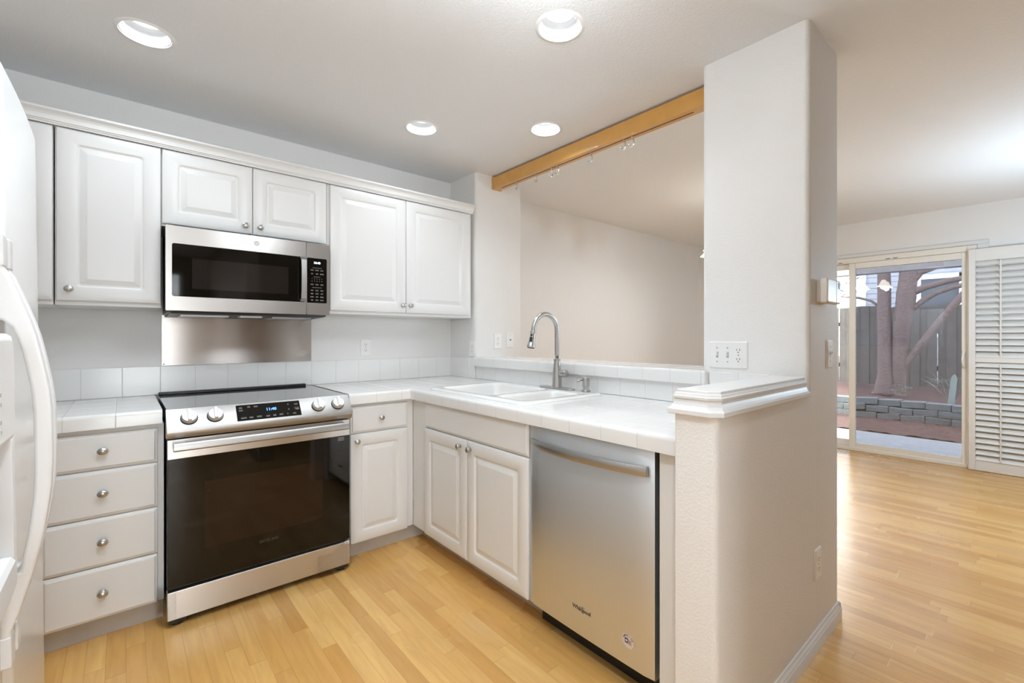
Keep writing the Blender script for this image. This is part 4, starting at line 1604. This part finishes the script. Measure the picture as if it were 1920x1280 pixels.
def limb(name, pts, rads, seg=14):
    random.seed(len(name) + int(pts[0][1] * 100))
    P, Rr = [], []
    for i in range(len(pts) - 1):
        a, b = Vector(pts[i]), Vector(pts[i + 1])
        for k in range(5):
            s = k / 5
            P.append(a.lerp(b, s) + Vector((random.uniform(-1, 1), random.uniform(-1, 1), 0)) * rads[i] * .06)
            Rr.append(rads[i] + (rads[i + 1] - rads[i]) * s)
    P.append(Vector(pts[-1]))
    Rr.append(rads[-1])
    return obj(name, tube(mb(), P, Rr, seg), BARK, t, smooth=True, angle=80)


limb('trunk', [(10, -1.17, 0.13), (10, -1.165, .25), (10, -1.185, .55), (10.02, -1.178, 1.2), (10, -1.16, 2.4), (10, -1.16, 3.4)], [.20, .145, .112, .108, .098, .09])
limb('trunk', [(10.05, -1.34, 0.13), (10.05, -1.36, .3), (10.03, -1.375, .75), (10, -1.42, 1.4), (10, -1.475, 1.92), (10, -1.511, 2.33), (10, -1.53, 3.2)], [.15, .11, .112, .125, .145, .13, .11])
limb('limb', [(10, -1.38, 0.55), (10.02, -1.486, 0.755), (10.02, -1.803, 1.281), (10.02, -2.166, 1.846), (10.02, -2.584, 2.437)], [.045, .058, .058, .055, .05])
limb('limb', [(10.02, -1.482, 2.124), (10.02, -1.67, 2.354), (10.02, -1.914, 2.437), (10.02, -2.215, 2.491), (10.02, -2.679, 2.588)], [.09, .06, .05, .046, .04])
limb('limb', [(10.02, -1.465, 1.952), (10.02, -1.731, 2.078), (10.02, -2.017, 2.159), (10.02, -2.371, 2.22)], [.07, .055, .048, .04])
limb('limb', [(10.02, -1.435, 1.551), (10.02, -1.711, 1.853), (10.02, -1.883, 1.973), (10.02, -2.1, 2.054), (10.02, -2.469, 2.125)], [.045, .045, .042, .04, .035])
limb('limb', [(10.02, -1.077, 1.787), (10.02, -0.975, 1.884), (10.02, -0.79, 1.952), (10.02, -0.392, 2.012)], [.024, .022, .02, .014])
for k in range(14):
    random.seed(100 + k)
    y0 = random.uniform(-0.9, 0.1)
    z0 = random.uniform(1.7, 2.5)
    p = [Vector((random.uniform(9.2, 10.2), y0, z0))]
    for q in range(4):
        p.append(p[-1] + Vector((random.uniform(-.1, .1), random.uniform(.05, .25), random.uniform(-.12, .10))))
    obj('twig', tube(mb(), p, [.012, .010, .008, .006, .004], 6), BARK, t, smooth=True)

t = thing('board_fence', 'weathered dark board fence behind the tree', 'fence', (11.52, -1.5, 0.215))
random.seed(21)
y = -4.6
kb = 0
while y < 2.2:
    w = random.uniform(.135, .145)
    g = 0.014 if random.random() < .22 else 0.002
    h = 1.835 + random.uniform(-.015, .01) + (.03 if y > -0.9 else 0)
    kb = 0 if kb else 1
    obj('board', box(mb(), 11.5 + .022 * kb, 11.52 + .022 * kb, y, y + w, 0.215, h), FENCEM, t)
    y += w + (g if g > .01 else -.012)
for z in (0.55, 1.45):
    obj('rail', box(mb(), 11.5645, 11.60, -4.6, 2.2, z, z + .09), FENCEM, t)

t = thing('neighbour_house', 'pale house with lap siding and a dark window beyond the fence', 'house', (16.0, -1.0, -0.1))
bm = mb()
z = 0.0
while z < 6.0:
    prism(bm, [(16.0, z), (15.975, z), (15.992, z + .16), (16.0, z + .16)], lambda u, v, k: (u, k, v), -9.0, 0.52)
    z += .155
box(bm, 16.0, 20.0, -9.0, 0.52, -0.1, 6.0)
obj('siding', bm, SIDING, t)
obj('corner_board', box(mb(), 15.94, 16.02, 0.36, 0.60, -0.1, 6.0), HTRIM, t)
bm = frame_yz(mb(), 15.93, 15.99, -3.2, -0.78, 1.2, 2.90, .10, .10, .10, .12)
box(bm, 15.93, 15.99, -1.72, -1.64, 1.2, 2.9)
wf = obj('window_frame', bm, HTRIM, t)
obj('window_pane', box(mb(), 15.955, 15.965, -3.15, -0.86, 1.25, 2.85), HGLASS, wf)

t = thing('patio_header', 'weathered grey wood beam across the top outside the patio door', 'beam', (6.8, -1.5, 2.03))
obj('beam', box(mb(), 6.75, 6.90, -5.0, 3.0, 2.030, 2.22), HEADER, t, bevel=.006)

o = obj('leaning_board', prism(mb(), [(-2.12, 0.17), (-2.20, 0.17), (-2.232, 0.58), (-2.20, 0.64), (-2.165, 0.60)], lambda u, v, k: (k, u, v), 9.06, 9.09), STAKE, bevel=.004)
recenter(o, (9.07, -2.17, 0.17))
tag(o, 'grey-green board standing upright behind the block wall', 'board')

t = thing('bare_shrub', 'bare twiggy shrub beside the upright board', 'shrub', (9.3, -2.15, 0.16))
random.seed(9)
for k in range(16):
    a = random.uniform(0, 6.28)
    p0 = Vector((9.3, -2.15, .16))
    p1 = p0 + Vector((.1 * math.cos(a), .22 * math.sin(a), random.uniform(.25, .5)))
    p2 = p1 + Vector((.1 * math.cos(a), random.uniform(.05, .3) * (1 if math.sin(a) > 0 else -1), random.uniform(-.03, .12)))
    obj('stem', tube(mb(), [p0, p1, p2], [.006, .004, .002], 5), TWIG, t)

t = thing('leafy_weed', 'small leafy green plant at the foot of the twin trunks', 'plant', (9.62, -1.47, 0.16))
random.seed(14)
bm = mb()
for k in range(46):
    a = random.uniform(0, 6.28)
    c = Vector((9.62 + random.uniform(-.1, .1), -1.47 + random.uniform(-.13, .13), .205 + random.uniform(0, .17)))
    d = Vector((math.cos(a), math.sin(a), random.uniform(-.2, .5))).normalized()
    s, u, _ = frame_of(d)
    ln, w = random.uniform(.04, .08), random.uniform(.012, .022)
    v = [bm.verts.new(c), bm.verts.new(c + d * ln * .5 + s * w), bm.verts.new(c + d * ln), bm.verts.new(c + d * ln * .5 - s * w + u * .004)]
    bm.faces.new(v)
obj('leaves', bm, LEAF, t)
